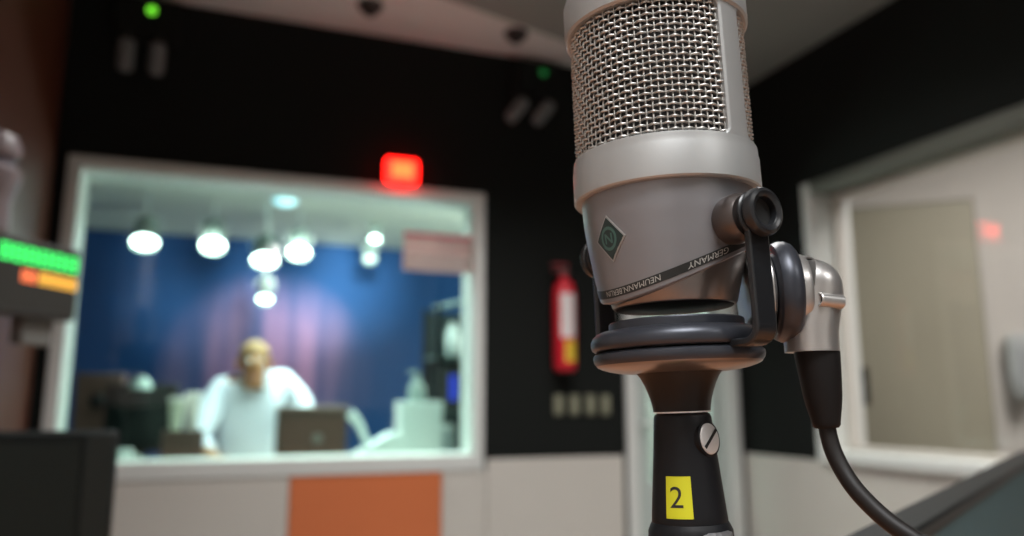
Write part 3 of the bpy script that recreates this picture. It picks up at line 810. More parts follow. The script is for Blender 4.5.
def led_row(u0, v0, u1, v1, hpx, m, n):
    for i in range(n):
        fa, fb = (i + .08) / n, (i + .86) / n
        xa, za = local_on_face(u0 + (u1 - u0) * fa, v0 + (v1 - v0) * fa)
        xb, zb = local_on_face(u0 + (u1 - u0) * fb, v0 + (v1 - v0) * fb)
        _, zh = local_on_face((u0 + u1) / 2, (v0 + v1) / 2 - hpx / 2); _, zl = local_on_face((u0 + u1) / 2, (v0 + v1) / 2 + hpx / 2)
        h = (zh - zl) / 2; zc = (za + zb) / 2; w = xb - xa
        s = MB()
        th_ = .30 * h
        for (qx0, qx1, qz0, qz1) in ((xa, xb, zc + h - th_, zc + h), (xa, xb, zc - h, zc - h + th_), (xa, xb, zc - th_ / 2, zc + th_ / 2), (xa, xa + th_, zc - h + th_, zc - th_ / 2), (xb - th_, xb, zc - h + th_, zc - th_ / 2), (xa, xa + th_, zc + th_ / 2, zc + h - th_), (xb - th_, xb, zc + th_ / 2, zc + h - th_)):
            s.box(qx0, qx1, -.0035, -.0018, qz0, qz1)
        s.build('led_digit', m, t)


led_row(-2, 249, 78, 267, 16, LEDG, 6)
led_row(20, 275, 36, 278, 12, LEDR, 2)
led_row(38, 278, 76, 286, 12, LEDA, 4)
wx = XL - .0
br = MB()
iM = Mx.inverted()
for zz in (.02, hB - .03):
    pb0 = iM @ V((XL + .0125, e.y - .12, zbt + zz)); br.tube([V((-.16, .06, zz)), V((pb0.x, pb0.y, zz))], .012, 8)
br.build('wall_arm', mat('bracket_grey', (.12, .12, .11), .5), t)
# lower grey bracket plate
MB().box(-.10, -.03, .02, .05, -.05, 0).build('mounting_foot', mat('foot_grey', (.16, .16, .15), .5), t, bevel=.004)
# pale vase-like bottle on top of the clock
q0 = at_h(-2, 240, 1.62)
lp = iM @ V((q0.x, q0.y, 0))
pw = Mx @ V((lp.x, .03, hB))
t = thing('steel_flask', 'pale grey round-topped flask standing on the green digit display', 'flask', TR(pw.x, pw.y, pw.z))
hF = at_h(0, 128, 1.62).z - pw.z
MB().lathe([(0, 0), (.030, 0), (.036, .006), (.034, hF * .3), (.040, hF * .42), (.046, hF * .52), (.046, hF * .60), (.036, hF * .66), (0, hF * .66)], 32).build('flask_body', PALEGREY, t)
MB().lathe([(.034, hF * .64), (.036, hF * .70), (.03, hF * .72), (0, hF * .72)], 32).build('collar', BLUEGREY, t)
MB().lathe([(.03, hF * .71), (.040, hF * .76), (.042, hF * .85), (.034, hF * .95), (.018, hF * .99), (0, hF)], 32).build('cap', PALEGREY, t)

# ================================================================= NEAR DESK, MONITOR, DIVIDER
DZK = 0.75
t = thing('wooden_desk', 'orange brown wooden desk under the microphone stand', 'desk', TR(0, 0, 0))
MB().prism([(-.56, -.22), (1.25, -.22), (1.25, 1.05), (.25, 1.36), (-.56, 1.36)], DZK - .035, DZK).build('desk_top', DESKWOOD, t, bevel=.004)
for (x, y) in ((-.5, -.16), (1.18, -.16), (1.18, .98), (-.5, 1.3)):
    MB().box(x - .03, x + .03, y - .03, y + .03, 0, DZK - .035).build('leg', CHARCOAL, t, bevel=.004)

# black monitor bottom-left
ym = 1.12
xr_ = at_y(113, 480, ym).x
zt = at_y(60, 431, ym).z
t = thing('flat_monitor', 'black flat monitor standing before the left end of the booth window', 'monitor', TR(xr_ - .26, ym, DZK, radians(0)))
hz_m = zt - DZK
MB().box(-.26, .26, 0, .035, .08, hz_m).build('casing', mat('monitor_black', (.006, .009, .009), .6, spec=.15), t, bevel=.006)
MB().box(-.248, .222, -.0025, .001, .10, hz_m - .014).build('screen', mat('screen_dark_green', (.007, .013, .012), .5, spec=.2), t)
MB().box(.226, .2585, -.004, .001, .085, hz_m - .004).build('side_bezel', mat('bezel_grey', (.014, .020, .019), .5, spec=.2), t, bevel=.002)
MB().box(-.03, .03, .03, .055, .01, hz_m * .6).build('neck', CHARCOAL, t, bevel=.004)
MB().box(-.12, .12, -.06, .14, 0, .012).build('foot', CHARCOAL, t, bevel=.004)

# teal divider bottom-right
zdv = 1.03
A = at_h(893, 541, .455); dA = ray(893, 541); A = CAM + dA * ((zdv - ZC) / dA.z)
dB = ray(1040, 451.5); B = CAM + dB * ((zdv - ZC) / dB.z)
ex = (B - A); ln = ex.length; ex.normalize()
t = thing('desk_divider', 'dark teal cloth desk divider at the lower right corner', 'divider', Matrix.Translation((A.x, A.y, DZK)) @ Matrix.Rotation(atan2(ex.y, ex.x), 4, 'Z'))
MB().box(0, ln * 1.02, 0, .022, .02, zdv - DZK - .006).build('cloth_panel', TEALCLOTH, t, bevel=.004)
MB().box(-.002, ln * 1.02 + .002, -.002, .024, zdv - DZK - .009, zdv - DZK).build('top_edge', CHARCOAL, t, bevel=.002)
for k in (.15, .85):
    MB().box(ln * k - .02, ln * k + .02, -.05, .07, 0, .02).build('foot', CHARCOAL, t, bevel=.003)

# ================================================================= MICROPHONE
HD = 0.285
UA, VA = 677, 345
d0 = ray(UA, VA)
AZ = atan2(d0.x, d0.y)
TILT = radians(-2.1)


def zrow(v, dist=HD, u=UA):
    d = ray(u, v); return dist * d.z / sqrt(d.x ** 2 + d.y ** 2)


zpiv = zrow(VA)
P0 = Vector((HD * sin(AZ), HD * cos(AZ), ZC))
M0 = Matrix.Translation(P0) @ Matrix.Rotation(-AZ, 4, 'Z')
MT = Matrix.Translation((0, 0, zpiv)) @ Matrix.Rotation(TILT, 4, 'Y') @ Matrix.Translation((0, 0, -zpiv))
MM = M0 @ MT
MMi = MM.inverted()


def Rp(v, w):
    d = ray(UA, v); z = HD * d.z / sqrt(d.x ** 2 + d.y ** 2)
    depth = HD * cos(AZ - HEAD) * cos(PITCH) + z * sin(PITCH)
    return w * depth * cos(AZ - HEAD) / FPX


def loc(u, v, dist):
    """point on the pixel's ray at local forward distance dist, in the microphone's frame"""
    d = ray(u, v); f = Vector((sin(AZ), cos(AZ), 0))
    return MMi @ (CAM + d * (dist / d.dot(f)))


def pol(az, r, z): return Vector((r * sin(az), -r * cos(az), z))   # az 0 = towards the camera, + = right


mic = thing('studio_microphone', 'large silver studio microphone with woven wire grille and diamond badge', 'microphone', MM)
VB0, VB1 = 160, 201
zB0, zB1 = zrow(VB0), zrow(VB1)
rBand = Rp(177, 93.5); rG = Rp(90, 87.5)
zTop = zrow(37)
# band
mm = .001
MB().lathe([(rG - 3 * mm, zB0), (rG + .8 * mm, zB0), (rG + 1.1 * mm, zB0 - .3 * mm), (rG + 1.2 * mm, zB0 + -.5 * mm - .8 * mm), (rBand - .3 * mm, zB0 - 3.4 * mm), (rBand, zB0 - 4.4 * mm), (rBand, zB1 + .6 * mm), (rBand - .5 * mm, zB1), (rBand - 3.0 * mm, zB1)], 128, None).build('lower_band', NICKEL, mic)
# crown ring and dome
zC1 = zTop + 16 * mm
crown = MB().lathe([(rG - 3 * mm, zTop), (rG + 1.2 * mm, zTop), (rG + 2.0 * mm, zTop + .8 * mm), (rG + 2.0 * mm, zC1 - 3 * mm), (rG + 1 * mm, zC1), (rG - 4 * mm, zC1 + 4 * mm), (rG * .6, zC1 + 8 * mm), (0, zC1 + 10 * mm)], 128)
crown.build('crown', NICKEL, mic)
# woven wire grille
NW = 86; pz = 2.2 * mm; rows = int((zTop - zB0) / pz)
pz = (zTop - zB0) / rows
gm = MB(); A_ = .58 * mm; rw = .48 * mm; ns = 6
for j in range(rows):
    zc = zB0 + (j + .5) * pz; n = NW * 4; rr = []
    ring = []
    for i in range(n):
        a = 2 * pi * i / n
        ring.append(pol(a, rG - .7 * mm + A_ * cos(a * NW / 2 + pi * j), zc))
    gm.tube(ring, rw, ns, closed=True)
for i in range(NW):
    a = 2 * pi * i / NW; n = rows * 4
    gm.tube([pol(a, rG - .85 * mm - .16 * mm * cos(pi * (k / 4 - .5) + pi * i), zB0 + k / 4 * pz) for k in range(n + 1)], rw * .70, ns, caps=False)
gm.build('wire_grille', WIRE, mic, recalc=False, angle=80)
MB().lathe([(rG - 3.6 * mm, zB0), (rG - 3.6 * mm, zTop)], 96).build('grille_liner', LINER, mic)
# vertical bars
AZB = radians(51.5)
for c in (AZB, AZB - pi):
    b = MB(); outer, inner = [], []
    hwid = radians(9.6); fil = 2.2 * mm
    nz = 60
    for k in range(nz + 1):
        z = zB0 - .5 * mm + (zTop - zB0 + mm) * k / nz
        e_ = min(z - zB0, zTop - z); ex_ = 0
        if e_ < fil: q = fil - max(e_, 0); ex_ = fil - sqrt(max(fil * fil - q * q, 0))
        h = hwid + ex_ / rG
        outer.append([pol(c + h * s / 8, rG + (1.1 if abs(s) < 8 else .7) * mm, z) for s in range(-8, 9)])
        inner.append([pol(c + h * s / 8, rG - 2.4 * mm, z) for s in range(-8, 9)])
    b.grid(outer); b.grid(inner, True)
    b.grid([[o[0], i[0]] for o, i in zip(outer, inner)]); b.grid([[o[-1], i[-1]] for o, i in zip(outer, inner)], True)
    b.build('grille_bar', NICKEL, mic)


# body with slanted lower edge
def interp(tab, x):
    for (a, fa), (b_, fb) in zip(tab, tab[1:]):
        if a <= x <= b_ or x < a: return fa + (fb - fa) * (x - a) / (b_ - a)
    return tab[-1][1]


VW = [(190, 86.6), (205, 86.4), (225, 85.5), (250, 82.5), (275, 78.6), (290, 76.0), (305, 73.2), (320, 70.5)]
tab = sorted((zrow(v), Rp(v, w)) for v, w in VW)
def Rbody(z): return interp(tab, z)


z272 = zrow(273)
def zrim(az):
    r = Rp(273, 74)
    return z272 + r * (.33 * sin(az) - .27 * cos(az))


nt_, na_ = 30, 128
rows_ = []
for k in range(nt_ + 1):
    row = []
    for i in range(na_):
        az = 2 * pi * i / na_
        z = (zB1 + 1.5 * mm) + (zrim(az) - zB1 - 1.5 * mm) * k / nt_
        row.append(pol(az, Rbody(z), z))
    rows_.append(row)
last = [pol(2 * pi * i / na_, Rbody(zrim(2 * pi * i / na_)) - .5 * mm, zrim(2 * pi * i / na_) - .45 * mm) for i in range(na_)]
last2 = [pol(2 * pi * i / na_, Rbody(zrim(2 * pi * i / na_)) - 2.6 * mm, zrim(2 * pi * i / na_) - .5 * mm) for i in range(na_)]
rows_ += [last, last2]
MB().grid(rows_, wrap=True).build('body', NICKEL_BODY, mic)
# recessed neck below the band (dark line)
MB().lathe([(rBand - 2.8 * mm, zB1 + 2 * mm), (rBand - 2.8 * mm, zB1 - .6 * mm), (Rbody(zB1) - .3 * mm, zB1 - .8 * mm)], 128).build('shadow_gap', BANDBLACK, mic)
# bottom cap
zbot = zrow(308)
rC = Rp(300, 72.0)
MB().lathe([(0, zbot), (rC - 4.6 * mm, zbot), (rC - 3.8 * mm, zbot + .3 * mm), (rC - 3.2 * mm, zbot + 1.2 * mm), (rC + .2 * mm, zrow(270)), (rC + 1 * mm, zrow(252)), (rC + 1 * mm, zrow(240))], 128).build('bottom_cap', CAPMETAL, mic)
MB().lathe([(0, zbot - .3 * mm), (rC - 5.0 * mm, zbot - .3 * mm), (rC - 4.4 * mm, zbot + .1 * mm)], 96).build('base_shade_disc', RUBBER, mic)  # dark disc added so the shade under the body is in the colour
# black lettering band
lip = 1.35 * mm; bh = 3.0 * mm
inn, out_ = [], []
rowsb = []
for f in (0, .02, .25, .5, .75, .98, 1):
    o_ = .02 * mm if f in (0, 1) else .22 * mm
    rowsb.append([pol(2 * pi * i / na_, Rbody(zrim(2 * pi * i / na_) + lip + bh * f) + o_, zrim(2 * pi * i / na_) + lip + bh * f) for i in range(na_)])
band = MB().grid(rowsb, wrap=True).build('lettering_band', BANDBLACK, mic)


def band_text(body_, azc, span, hgt):
    vs, fs = text_mesh(body_)
    x0 = min(v.x for v in vs); x1 = max(v.x for v in vs); y0 = min(v.y for v in vs); y1 = max(v.y for v in vs)
    rr = Rp(280, 78); out = []
    for v in vs:
        tx = ((v.x - x0) / (x1 - x0) - .5) * span; ty = ((v.y - y0) / (y1 - y0) - .5) * hgt
        az = azc - tx                                  # upside down: reads from right to left
        z = zrim(az) + lip + bh * .5 - ty
        out.append(pol(az, Rbody(z) + .34 * mm, z))
    MB().add(out, fs).build('lettering', LETTER, band, smooth=False)


band_text('GERMANY', radians(26), radians(30), 2.1 * mm)
band_text('NEUMANN.BERLIN', radians(-33), radians(50), 1.9 * mm)
# diamond badge
azE = radians(-42.3)
dE = HD - Rbody(zrow(233.5)) * cos(azE)
zE = zrow(233.5, dE)
hwE, hhE = Rp(238, 19.5), Rp(238, 22.5)


def patch(scale, off, name, m, parent, shape='diamond'):
    pts = []
    N = 14
    b = MB()
    if shape == 'diamond':
        rowsd = []
        for i in range(N + 1):
            rowsd.append([])
            for j in range(N + 1):
                a_, c_ = i / N, j / N
                x = (a_ - c_) * hwE * scale; z = (a_ + c_ - 1) * hhE * scale
                rowsd[-1].append(pol(azE + x / Rbody(zE), Rbody(zE + z) + off, zE + z))
        rim = [[Vector(p) for p in (rowsd[0] + [r[-1] for r in rowsd[1:]] + rowsd[-1][-2::-1] + [r[0] for r in rowsd[-2:0:-1]])]]
        b.grid(rowsd)
        low = []
        for p in rim[0]:
            rr = sqrt(p.x ** 2 + p.y ** 2); f = (rr - off - .1 * mm) / rr; low.append(Vector((p.x * f, p.y * f, p.z)))
        b.grid([rim[0], low], wrap=True)
    return b.build(name, m, parent)


badge = patch(1.0, .35 * mm, 'badge', NICKEL, mic)
patch(.90, .55 * mm, 'badge_field', TEAL_DARK, badge)


def on_body(x, z, off): return pol(azE + x / Rbody(zE), Rbody(zE + z) + off, zE + z)


em = MB()
ro, ri = hwE * .54, hwE * .40
em.grid([[on_body(q * cos(a) * .95, q * sin(a) * 1.1, .68 * mm) for a in [2 * pi * i / 40 for i in range(40)]] for q in (ro, ri)], wrap=True)
def stroke(p, q, w):
    p = Vector((*p, 0)); q = Vector((*q, 0)); n = Vector((-(q - p).y, (q - p).x, 0)).normalized() * w / 2
    rows2 = []
    for i in range(5):
        c = p + (q - p) * i / 4
        rows2.append([on_body((c + n).x, (c + n).y, .68 * mm), on_body((c - n).x, (c - n).y, .68 * mm)])
    em.grid(rows2)
s_ = hwE * .20
stroke((-s_, -s_ * 1.25), (-s_, s_ * 1.25), s_ * .5); stroke((s_, -s_ * 1.25), (s_, s_ * 1.25), s_ * .5); stroke((-s_, s_ * 1.15), (s_, -s_ * 1.15), s_ * .5)
em.build('badge_mark', TEAL, badge)

# ---------------- mount: two-plate disc, flared neck, yoke, pivot knobs
mount = thing('microphone_mount', 'black swivel mount with rounded disc, yoke and pivot knobs under the microphone', 'mount', MM)
def PR(lst): return [(Rp(v, w), zrow(v)) for v, w in lst]
def PF(lst): return [(Rp(v, w), zrow(v, HD - Rp(v, max(w, 60)))) for v, w in lst]
zgr = zrow(344.5, HD - Rp(344, 86))
up_ = PF([(344, 84), (342, 86.3), (338, 87.5), (333, 87.3), (328.5, 85.2), (325, 81), (323.4, 76)])
zt_ = up_[-1][1]
MB().lathe([(0, zgr), (Rp(344, 80), zgr)] + up_ + [(Rp(323, 72), zt_ - .1 * mm), (Rp(323, 70), zt_ - .5 * mm), (0, zt_ - .5 * mm)], 128).build('upper_plate', BLACKGLOSS, mount)
zf_ = zrow(314.5, HD - Rp(315, 68))
MB().lathe([(0, zt_ - .6 * mm), (Rp(323, 66), zt_ - .6 * mm), (Rp(323, 68), zt_ + .2 * mm), (Rp(323, 68), zf_ - .5 * mm), (Rp(323, 67), zf_), (Rp(323, 62), zf_), (Rp(323, 59), zf_ - 1 * mm), (0, zf_ - 1 * mm)], 128).build('top_flange', BLACKGLOSS, mount)
lo_ = PF([(346, 83), (348, 85.3), (351.5, 86), (356, 85.2), (359.5, 83)])
zu_ = lo_[-1][1] - .3 * mm
low_ = [(Rp(360, w), lo_[-1][1] - dz * mm) for w, dz in ((82, .5), (78, 1.2), (70, 2.1), (60, 2.8), (48, 3.2), (44, 3.2))]
MB().lathe([lo_[-1]] + low_, 128).build('lower_plate_underside', CAPMETAL, mount)
MB().lathe([(0, zgr - .1 * mm), (Rp(344, 79), zgr - .1 * mm)] + lo_ + [(0, lo_[-1][1])], 128).build('lower_plate', BLACKGLOSS, mount)
neckp = PR([(366, 47.5), (368, 46.5), (371, 44), (377, 39.5), (384, 36), (392, 33), (400, 30.5), (408, 29), (411.5, 28.6)])
MB().lathe([(0, neckp[0][1])] + neckp + [(0, neckp[-1][1])], 96).build('flared_neck', mat('neck_black', (.010, .008, .0075), .4, spec=.25), mount)
MB().lathe(PR([(411.2, 0), (411.2, 28.9), (412.6, 28.9), (412.6, 0)]), 96).build('washer', STEEL, mount)
AY = radians(43)
axd = pol(AY, 1, 0)
zP = zrow(222.5, HD - .036 * cos(AY))
zLeg = zgr
rS = 40.2 * mm
sw_, st_ = 9.0 * mm, 2.6 * mm
tang = Vector((cos(AY), sin(AY), 0))
for sg, nm in ((1, 'yoke_arm'), (-1, 'yoke_arm')):
    ax = axd * sg
    # path in (radial, z)
    pts = [(rS, zP + 5.5 * mm), (rS, zP), (rS, zLeg + 5 * mm)]
    for k in range(1, 7):
        a = k / 6 * pi / 2; pts.append((rS - 5 * mm * (1 - cos(a)), zLeg + 5 * mm * (1 - sin(a))))
    pts += [(14 * mm, zLeg)]
    rowsA = []
    for i, (r, z) in enumerate(pts):
        pv = Vector(pts[min(i + 1, len(pts) - 1)]) - Vector(pts[max(i - 1, 0)]); n2 = Vector((-pv.y, pv.x)).normalized() * st_ / 2
        wd = sw_ / 2 * (.75 if i == 0 else 1)
        ring = []
        for (sx, so) in ((-1, -1), (1, -1), (1, 1), (-1, 1)):
            ring.append(ax * (r + n2.x * so) + tang * sx * wd + Vector((0, 0, z + n2.y * so)))
        rowsA.append(ring)
    b = MB().grid(rowsA, wrap=True); n = len(b.v); b.f.append((3, 2, 1, 0)); b.f.append((n - 4, n - 3, n - 2, n - 1))
    b.build(nm, BLACKMETAL, mount, bevel=.0006)
    Mk = Matrix.Translation((0, 0, zP)) @ Vector((0, 0, 1)).rotation_difference(ax).to_matrix().to_4x4()
    k = mm
    MB().lathe([(0, 29 * k), (8.0 * k, 29 * k), (8.4 * k, 32 * k), (8.2 * k, 35.5 * k), (7.0 * k, 37.3 * k), (0, 37.3 * k)], 48, Mk).build('pivot_boss', mat('boss_bronze', (.10, .085, .08), .32, .7), mount)
    MB().lathe([(0, 39.3 * k), (6.4 * k, 39.3 * k), (7.5 * k, 39.7 * k), (7.8 * k, 40.5 * k), (7.4 * k, 41.0 * k), (6.9 * k, 41.2 * k), (6.9 * k, 41.7 * k), (7.5 * k, 41.9 * k), (8.0 * k, 42.5 * k), (8.0 * k, 44.2 * k), (7.5 * k, 45.2 * k), (6.5 * k, 45.7 * k), (5.4 * k, 45.4 * k), (4.8 * k, 44.9 * k), (4.7 * k, 41.5 * k)], 48, Mk).build('pivot_knob', BLACKMETAL, mount)
    MB().lathe([(4.75 * k, 42.5 * k), (0, 42.2 * k)], 32, Mk).build('knob_recess', DARKHOLE, mount)

# ---------------- stand
stand = thing('microphone_stand', 'black microphone stand holder with yellow number label under the mount', 'microphone stand', MM)
hp_ = PR([(412.7, 0), (412.7, 25), (414.5, 27.6), (417, 28.8), (425, 29.6), (445, 31.2), (470, 33.6), (495, 36), (512, 37.6), (519, 38.2), (521.5, 37.8), (522.5, 36)]) 
MB().lathe(hp_ + [(0, hp_[-1][1])], 96).build('holder', HOLDER, stand)
htab = sorted((z, r) for r, z in hp_[2:])
def Rh(z): return interp(htab, z)
zb_ = zrow(523)
MB().lathe([(0, zb_ + 1 * mm), (13 * mm, zb_ + .8 * mm), (13.5 * mm, zb_ - .2 * mm), (14.3 * mm, zb_ - 2 * mm), (14.6 * mm, zb_ - 8 * mm), (13 * mm, zb_ - 12 * mm), (9 * mm, zb_ - 16 * mm), (0, zb_ - 16 * mm)], 64).build('collar', HOLDER, stand)
# label
azS = radians(-15)
zS = zrow(497.5, HD - .012)
hwS, hhS = Rp(497, 13.0), Rp(497, 20.0)
def on_h(x, z, off): return pol(azS + x / Rh(zS), Rh(zS + z) + off, zS + z)
lab_ = MB().grid([[on_h(hwS * (2 * i / 12 - 1), hhS * (2 * j / 8 - 1), .18 * mm) for i in range(13)] for j in range(9)]).build('label', YELLOW, stand)
vs, fs = text_mesh('2')
x0 = min(v.x for v in vs); x1 = max(v.x for v in vs); y0 = min(v.y for v in vs); y1 = max(v.y for v in vs)
hN = Rp(495, 10.0); wN = Rp(495, 6.4)
out = []
for v in vs:
    tx = ((v.x - x0) / (x1 - x0) * 2 - 1) * wN - hwS * .15; ty = ((v.y - y0) / (y1 - y0) * 2 - 1) * hN + hhS * .02
    out.append(on_h(tx, ty, .26 * mm))
MB().add(out, fs).build('label_number', INK, lab_, smooth=False)
# slotted screw
azQ = radians(53)
zQ = zrow(440, HD - .008)
rQ = Rp(440, 15.5)
Mq = Matrix.Translation(pol(azQ, Rh(zQ) - 1.2 * mm, zQ)) @ Vector((0, 0, 1)).rotation_difference(pol(azQ, 1, .10).normalized()).to_matrix().to_4x4()
MB().lathe([(0, 1.9 * mm), (rQ * .85, 1.8 * mm), (rQ * .97, 1.5 * mm), (rQ, 1.0 * mm), (rQ, -1 * mm)], 40, Mq).build('slotted_screw', STEEL, stand)
MB().lathe([(rQ * 1.02, 1.4 * mm), (rQ * 1.14, 1.2 * mm), (rQ * 1.14, -1 * mm)], 40, Mq).build('screw_rim', HOLDER, stand)
MB().box(-rQ * .86, rQ * .86, -.55 * mm, .55 * mm, 1.5 * mm, 2.0 * mm, Mq @ Matrix.Rotation(radians(90), 4, 'Z')).build('screw_slot', DARKHOLE, stand)
# knurled thumb nut
Mn = Matrix.Translation(pol(radians(42), 9 * mm, zb_ - 1.2 * mm))
nut = MB()
pn = []
nk = 44
prof_r = lambda i: 7.6 * mm if i % 2 else 7.0 * mm
rowsN = [[Mn @ Vector((prof_r(i) * cos(2 * pi * i / nk), prof_r(i) * sin(2 * pi * i / nk), z)) for i in range(nk)] for z in (-8 * mm, -.9 * mm)]
rowsN = [[Mn @ Vector((0.01 * mm * cos(i), .01 * mm * sin(i), -8 * mm)) for i in range(nk)]] + rowsN + [[Mn @ Vector((6.2 * mm * cos(2 * pi * i / nk), 6.2 * mm * sin(2 * pi * i / nk), -.1 * mm)) for i in range(nk)], [Mn @ Vector((.01 * mm * cos(2 * pi * i / nk), .01 * mm * sin(2 * pi * i / nk), 0)) for i in range(nk)]]
nut.grid(rowsN, wrap=True).build('thumb_nut', mat('dark_steel', (.30, .30, .31), .35, .8), stand, angle=25)
zDesk = (MMi @ Vector((P0.x, P0.y, DZK))).z
MB().tube([(0, 0, zb_ - 15 * mm), (0, 0, zDesk + 12 * mm)], 8 * mm, 24).build('pole', HOLDER, stand)
# level base
MBx = MMi @ Matrix.Translation(MM @ Vector((0, 0, zDesk))) .copy()
baseM = MMi @ Matrix.Translation(((MM @ Vector((0, 0, zDesk))).x, (MM @ Vector((0, 0, zDesk))).y, DZK))
MB().lathe([(0, 0), (70 * mm, 0), (72 * mm, 3 * mm), (70 * mm, 8 * mm), (20 * mm, 14 * mm), (12 * mm, 20 * mm), (0, 20 * mm)], 64, baseM).build('base', HOLDER, stand)

# ---------------- connector + cable
cab = thing('microphone_cable', 'black microphone cable with silver right-angle plug behind the microphone', 'cable', MM)
Hc = .292
cE = loc(815, 286, Hc)          # elbow centre
c0 = loc(783, 292, Hc)          # ring centre
axx = Vector((1, .10, .0)).normalized()
Mc = Matrix.Translation(c0) @ Vector((0, 0, 1)).rotation_difference(axx).to_matrix().to_4x4()
k = mm
MB().lathe([(0, -14 * k), (14.0 * k, -14 * k), (14.8 * k, -13 * k), (14.8 * k, -6 * k), (13.6 * k, -5 * k), (0, -5 * k)], 64, Mc).build('socket_collar', SILVER, cab)
MB().lathe([(0, -4.5 * k), (15.5 * k, -4.5 * k), (17.2 * k, -3.6 * k), (18.2 * k, -1.6 * k), (18.2 * k, .6 * k), (17.4 * k, 2.6 * k), (16 * k, 3.8 * k), (14 * k, 4.2 * k), (0, 4.2 * k)], 64, Mc).build('locking_ring', BLACKGLOSS, cab)
MB().lathe([(0, 4 * k), (13.6 * k, 4 * k), (13.2 * k, 6.6 * k), (12.4 * k, 7.6 * k), (0, 8 * k)], 64, Mc).build('inner_collar', SILVER, cab)
rE = 9.6 * k
# elbow shell: horizontal barrel running into a vertical barrel, rounded outer corner
cV = loc(814, 300, Hc)
zTopE = loc(825, 258, Hc).z
bot = loc(812, 352, Hc)
path = []; rad = []
hx0 = c0 + axx * 8 * k
zc_h = zTopE - rE * 1.0
xv = loc(816, 300, Hc).x
path.append(Vector((hx0.x, hx0.y, zc_h))); rad.append(rE * 1.16)
path.append(Vector((hx0.x + 3 * k, hx0.y, zc_h))); rad.append(rE * 1.10)
bend = 1.6 * k
xs = xv - bend
path.append(Vector((xs, cV.y, zc_h))); rad.append(rE * 1.02)
for q in range(1, 9):
    a = q / 8 * pi / 2
    path.append(Vector((xs + bend * sin(a), cV.y, zc_h - bend * (1 - cos(a))))); rad.append(rE)
path.append(Vector((bot.x + .2 * k, bot.y, bot.z + 8 * k))); rad.append(rE * .98)
path.append(bot); rad.append(rE * .96)
elbow = MB().tube(path, rad, 48).build('plug_shell', SILVER, cab)
# push latch: small tube across the shell
l0 = loc(819, 299.5, Hc - rE * 1.0); l1 = loc(841, 302, Hc - rE * .55)
ld = (l1 - l0).normalized()
Ml = Matrix.Translation(l0) @ Vector((0, 0, 1)).rotation_difference(ld).to_matrix().to_4x4()
MB().lathe([(1.5 * k, .8 * k), (1.6 * k, 0), (2.2 * k, -.2 * k), (2.5 * k, .2 * k), (2.5 * k, (l1 - l0).length), (0, (l1 - l0).length)], 28, Ml).build('push_latch', SILVER, elbow)
MB().lathe([(1.6 * k, .6 * k), (0, .6 * k)], 24, Ml).build('latch_hole', DARKHOLE, elbow)
# boot
b0 = loc(816.5, 349.5, Hc); b1 = loc(827, 428, Hc)
dirb = b1 - b0
bp = []; brd = []
for f, w in ((0, 20.3), (.03, 20.6), (.3, 19.2), (.6, 17.2), (.72, 15.8), (.93, 12.6), (.97, 12.2), (1.0, 10.5)):
    bp.append(b0 + dirb * f); brd.append(w * Hc * .995 / FPX)
MB().tube(bp, brd, 40).build('strain_relief', RUBBER, cab)
cp = [b1 - dirb * .05] + [loc(u, v, d_) for u, v, d_ in ((829, 437, .292), (834, 453, .291), (843, 471, .289), (856, 490, .286), (874, 509, .283), (893, 525, .28), (917, 541, .277), (945, 560, .275))]
zf = lambda x, y: MMi @ Vector((x, y, DZK + .0048))
lastw = MM @ cp[-1]
wpts = [lastw + Vector((.02, -.004, -.03)), lastw + Vector((.035, -.01, -.11)), lastw + Vector((.04, -.02, -.2))]
cp += [MMi @ w for w in wpts]
gx, gy = wpts[-1].x, wpts[-1].y
cp += [zf(gx + .01, gy - .03), zf(gx + .06, gy - .06), zf(gx + .15, gy - .05), zf(gx + .25, gy - .06)]


def smooth_path(pts, n=8):
    out = []
    P = [pts[0]] + pts + [pts[-1]]
    for i in range(1, len(P) - 2):
        p0, p1, p2, p3 = P[i - 1], P[i], P[i + 1], P[i + 2]
        for s in range(n):
            t_ = s / n
            out.append(.5 * ((2 * p1) + (p2 - p0) * t_ + (2 * p0 - 5 * p1 + 4 * p2 - p3) * t_ * t_ + (3 * p1 - p0 - 3 * p2 + p3) * t_ ** 3))
    out.append(pts[-1]); return out


sp_ = []
for q in smooth_path(cp):
    w_ = MM @ q; w_.z = max(w_.z, DZK + .0036); sp_.append(MMi @ w_)
MB().tube(sp_, 2.95 * mm, 20).build('cable', CABLE, cab)

# ================================================================= LIGHTS
def area(name, loc_, size, power, col, rot=(0, 0, 0), spread=None, sy=None):
    l = bpy.data.lights.new(name, 'AREA'); l.energy = power; l.color = col; l.size = size
    if sy: l.shape = 'RECTANGLE'; l.size_y = sy
    if spread: l.spread = spread
    o = bpy.data.objects.new(name, l); COL.objects.link(o); o.location = loc_; o.rotation_euler = rot
    return o


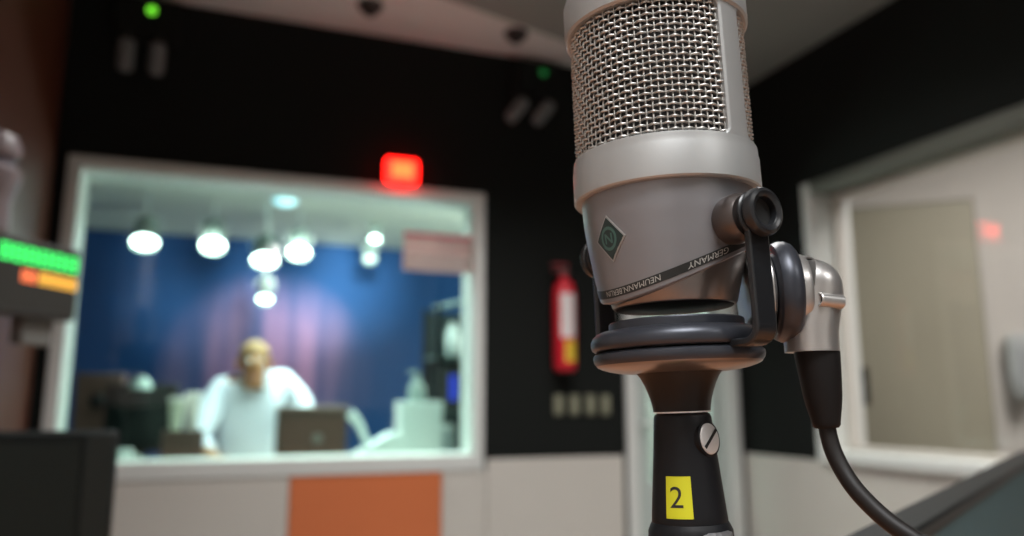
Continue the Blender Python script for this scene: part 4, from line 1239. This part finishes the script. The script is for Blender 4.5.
def spot(name, loc_, target, power, col, ang=60, blend=.8, rad=.05):
    l = bpy.data.lights.new(name, 'SPOT'); l.energy = power; l.color = col; l.spot_size = radians(ang); l.spot_blend = blend; l.shadow_soft_size = rad
    o = bpy.data.objects.new(name, l); COL.objects.link(o); o.location = loc_
    o.rotation_euler = (Vector(target) - Vector(loc_)).to_track_quat('-Z', 'Y').to_euler()
    return o


WARM = (1.0, .985, .965); COOL = (.93, 1.0, .98)
CUT = radians(128)
area('room_ceiling_lamp', (0.6, 1.65, ZT - .04), .6, 20, WARM, spread=CUT)
area('room_ceiling_lamp', (-0.15, -0.6, ZT - .04),   .7, 26, (.98, .99, 1.0), spread=CUT)
area('room_ceiling_lamp', (1.3, 1.75, ZT - .04), .5, 11, WARM, spread=CUT)
area('room_ceiling_lamp', (1.2, -1.5, ZT - .04), .7, 26, WARM, spread=CUT)
area('booth_fill_area', (.5, 3.75, BZ - .12), 1.0, 40, COOL, spread=radians(125))  # unseen fill added, the spotlights alone leave the booth too dark
l = bpy.data.lights.new('booth_fill_point', 'POINT'); l.energy = 85; l.color = (1, 1, .95); l.shadow_soft_size = .15
o = bpy.data.objects.new('booth_fill_point', l); COL.objects.link(o); o.location = (1.9, 3.9, BZ - .8)  # fill light added to brighten the booth and its ceiling, no such fixture
for (u, v, y, tx, tz, pw) in ((213, 244, 4.7, .6, 1.9, 60), (299, 251, 4.7, 1.15, 1.75, 110), (375, 238, 4.9, 1.9, 1.8, 80)):
    p = at_y(u, v, y)
    q = at_y({213: 200, 299: 296, 375: 348}[u], {213: 285, 299: 285, 375: 285}[u], BY1)
    spot('booth_wash', (p.x, p.y - .1, p.z), (q.x, BY1, q.z), pw * 1.5, (1.0, .95, .9), 50, 1.0, .06)
q = at_y(265, 355, BY1)
spot('booth_pink_wash', (q.x, 4.6, BZ - .3), (q.x, BY1, q.z), 60, (1.0, .55, .65), 46, 1.0, .06)
spot('booth_key', (px0 + .5, 3.4, BZ - .2), (px0 + .1, PY, 1.15), 22, COOL, 50, .8, .1)
area('lobby_ceiling_lamp', (2.85, 1.3, ZT - .04), .8, 39, (1.0, .94, .91), spread=radians(172))
wd = bpy.data.worlds.new('world'); SC.world = wd; wd.use_nodes = True
wd.node_tree.nodes['Background'].inputs[0].default_value = (.9, .95, 1, 1); wd.node_tree.nodes['Background'].inputs[1].default_value = 0.01
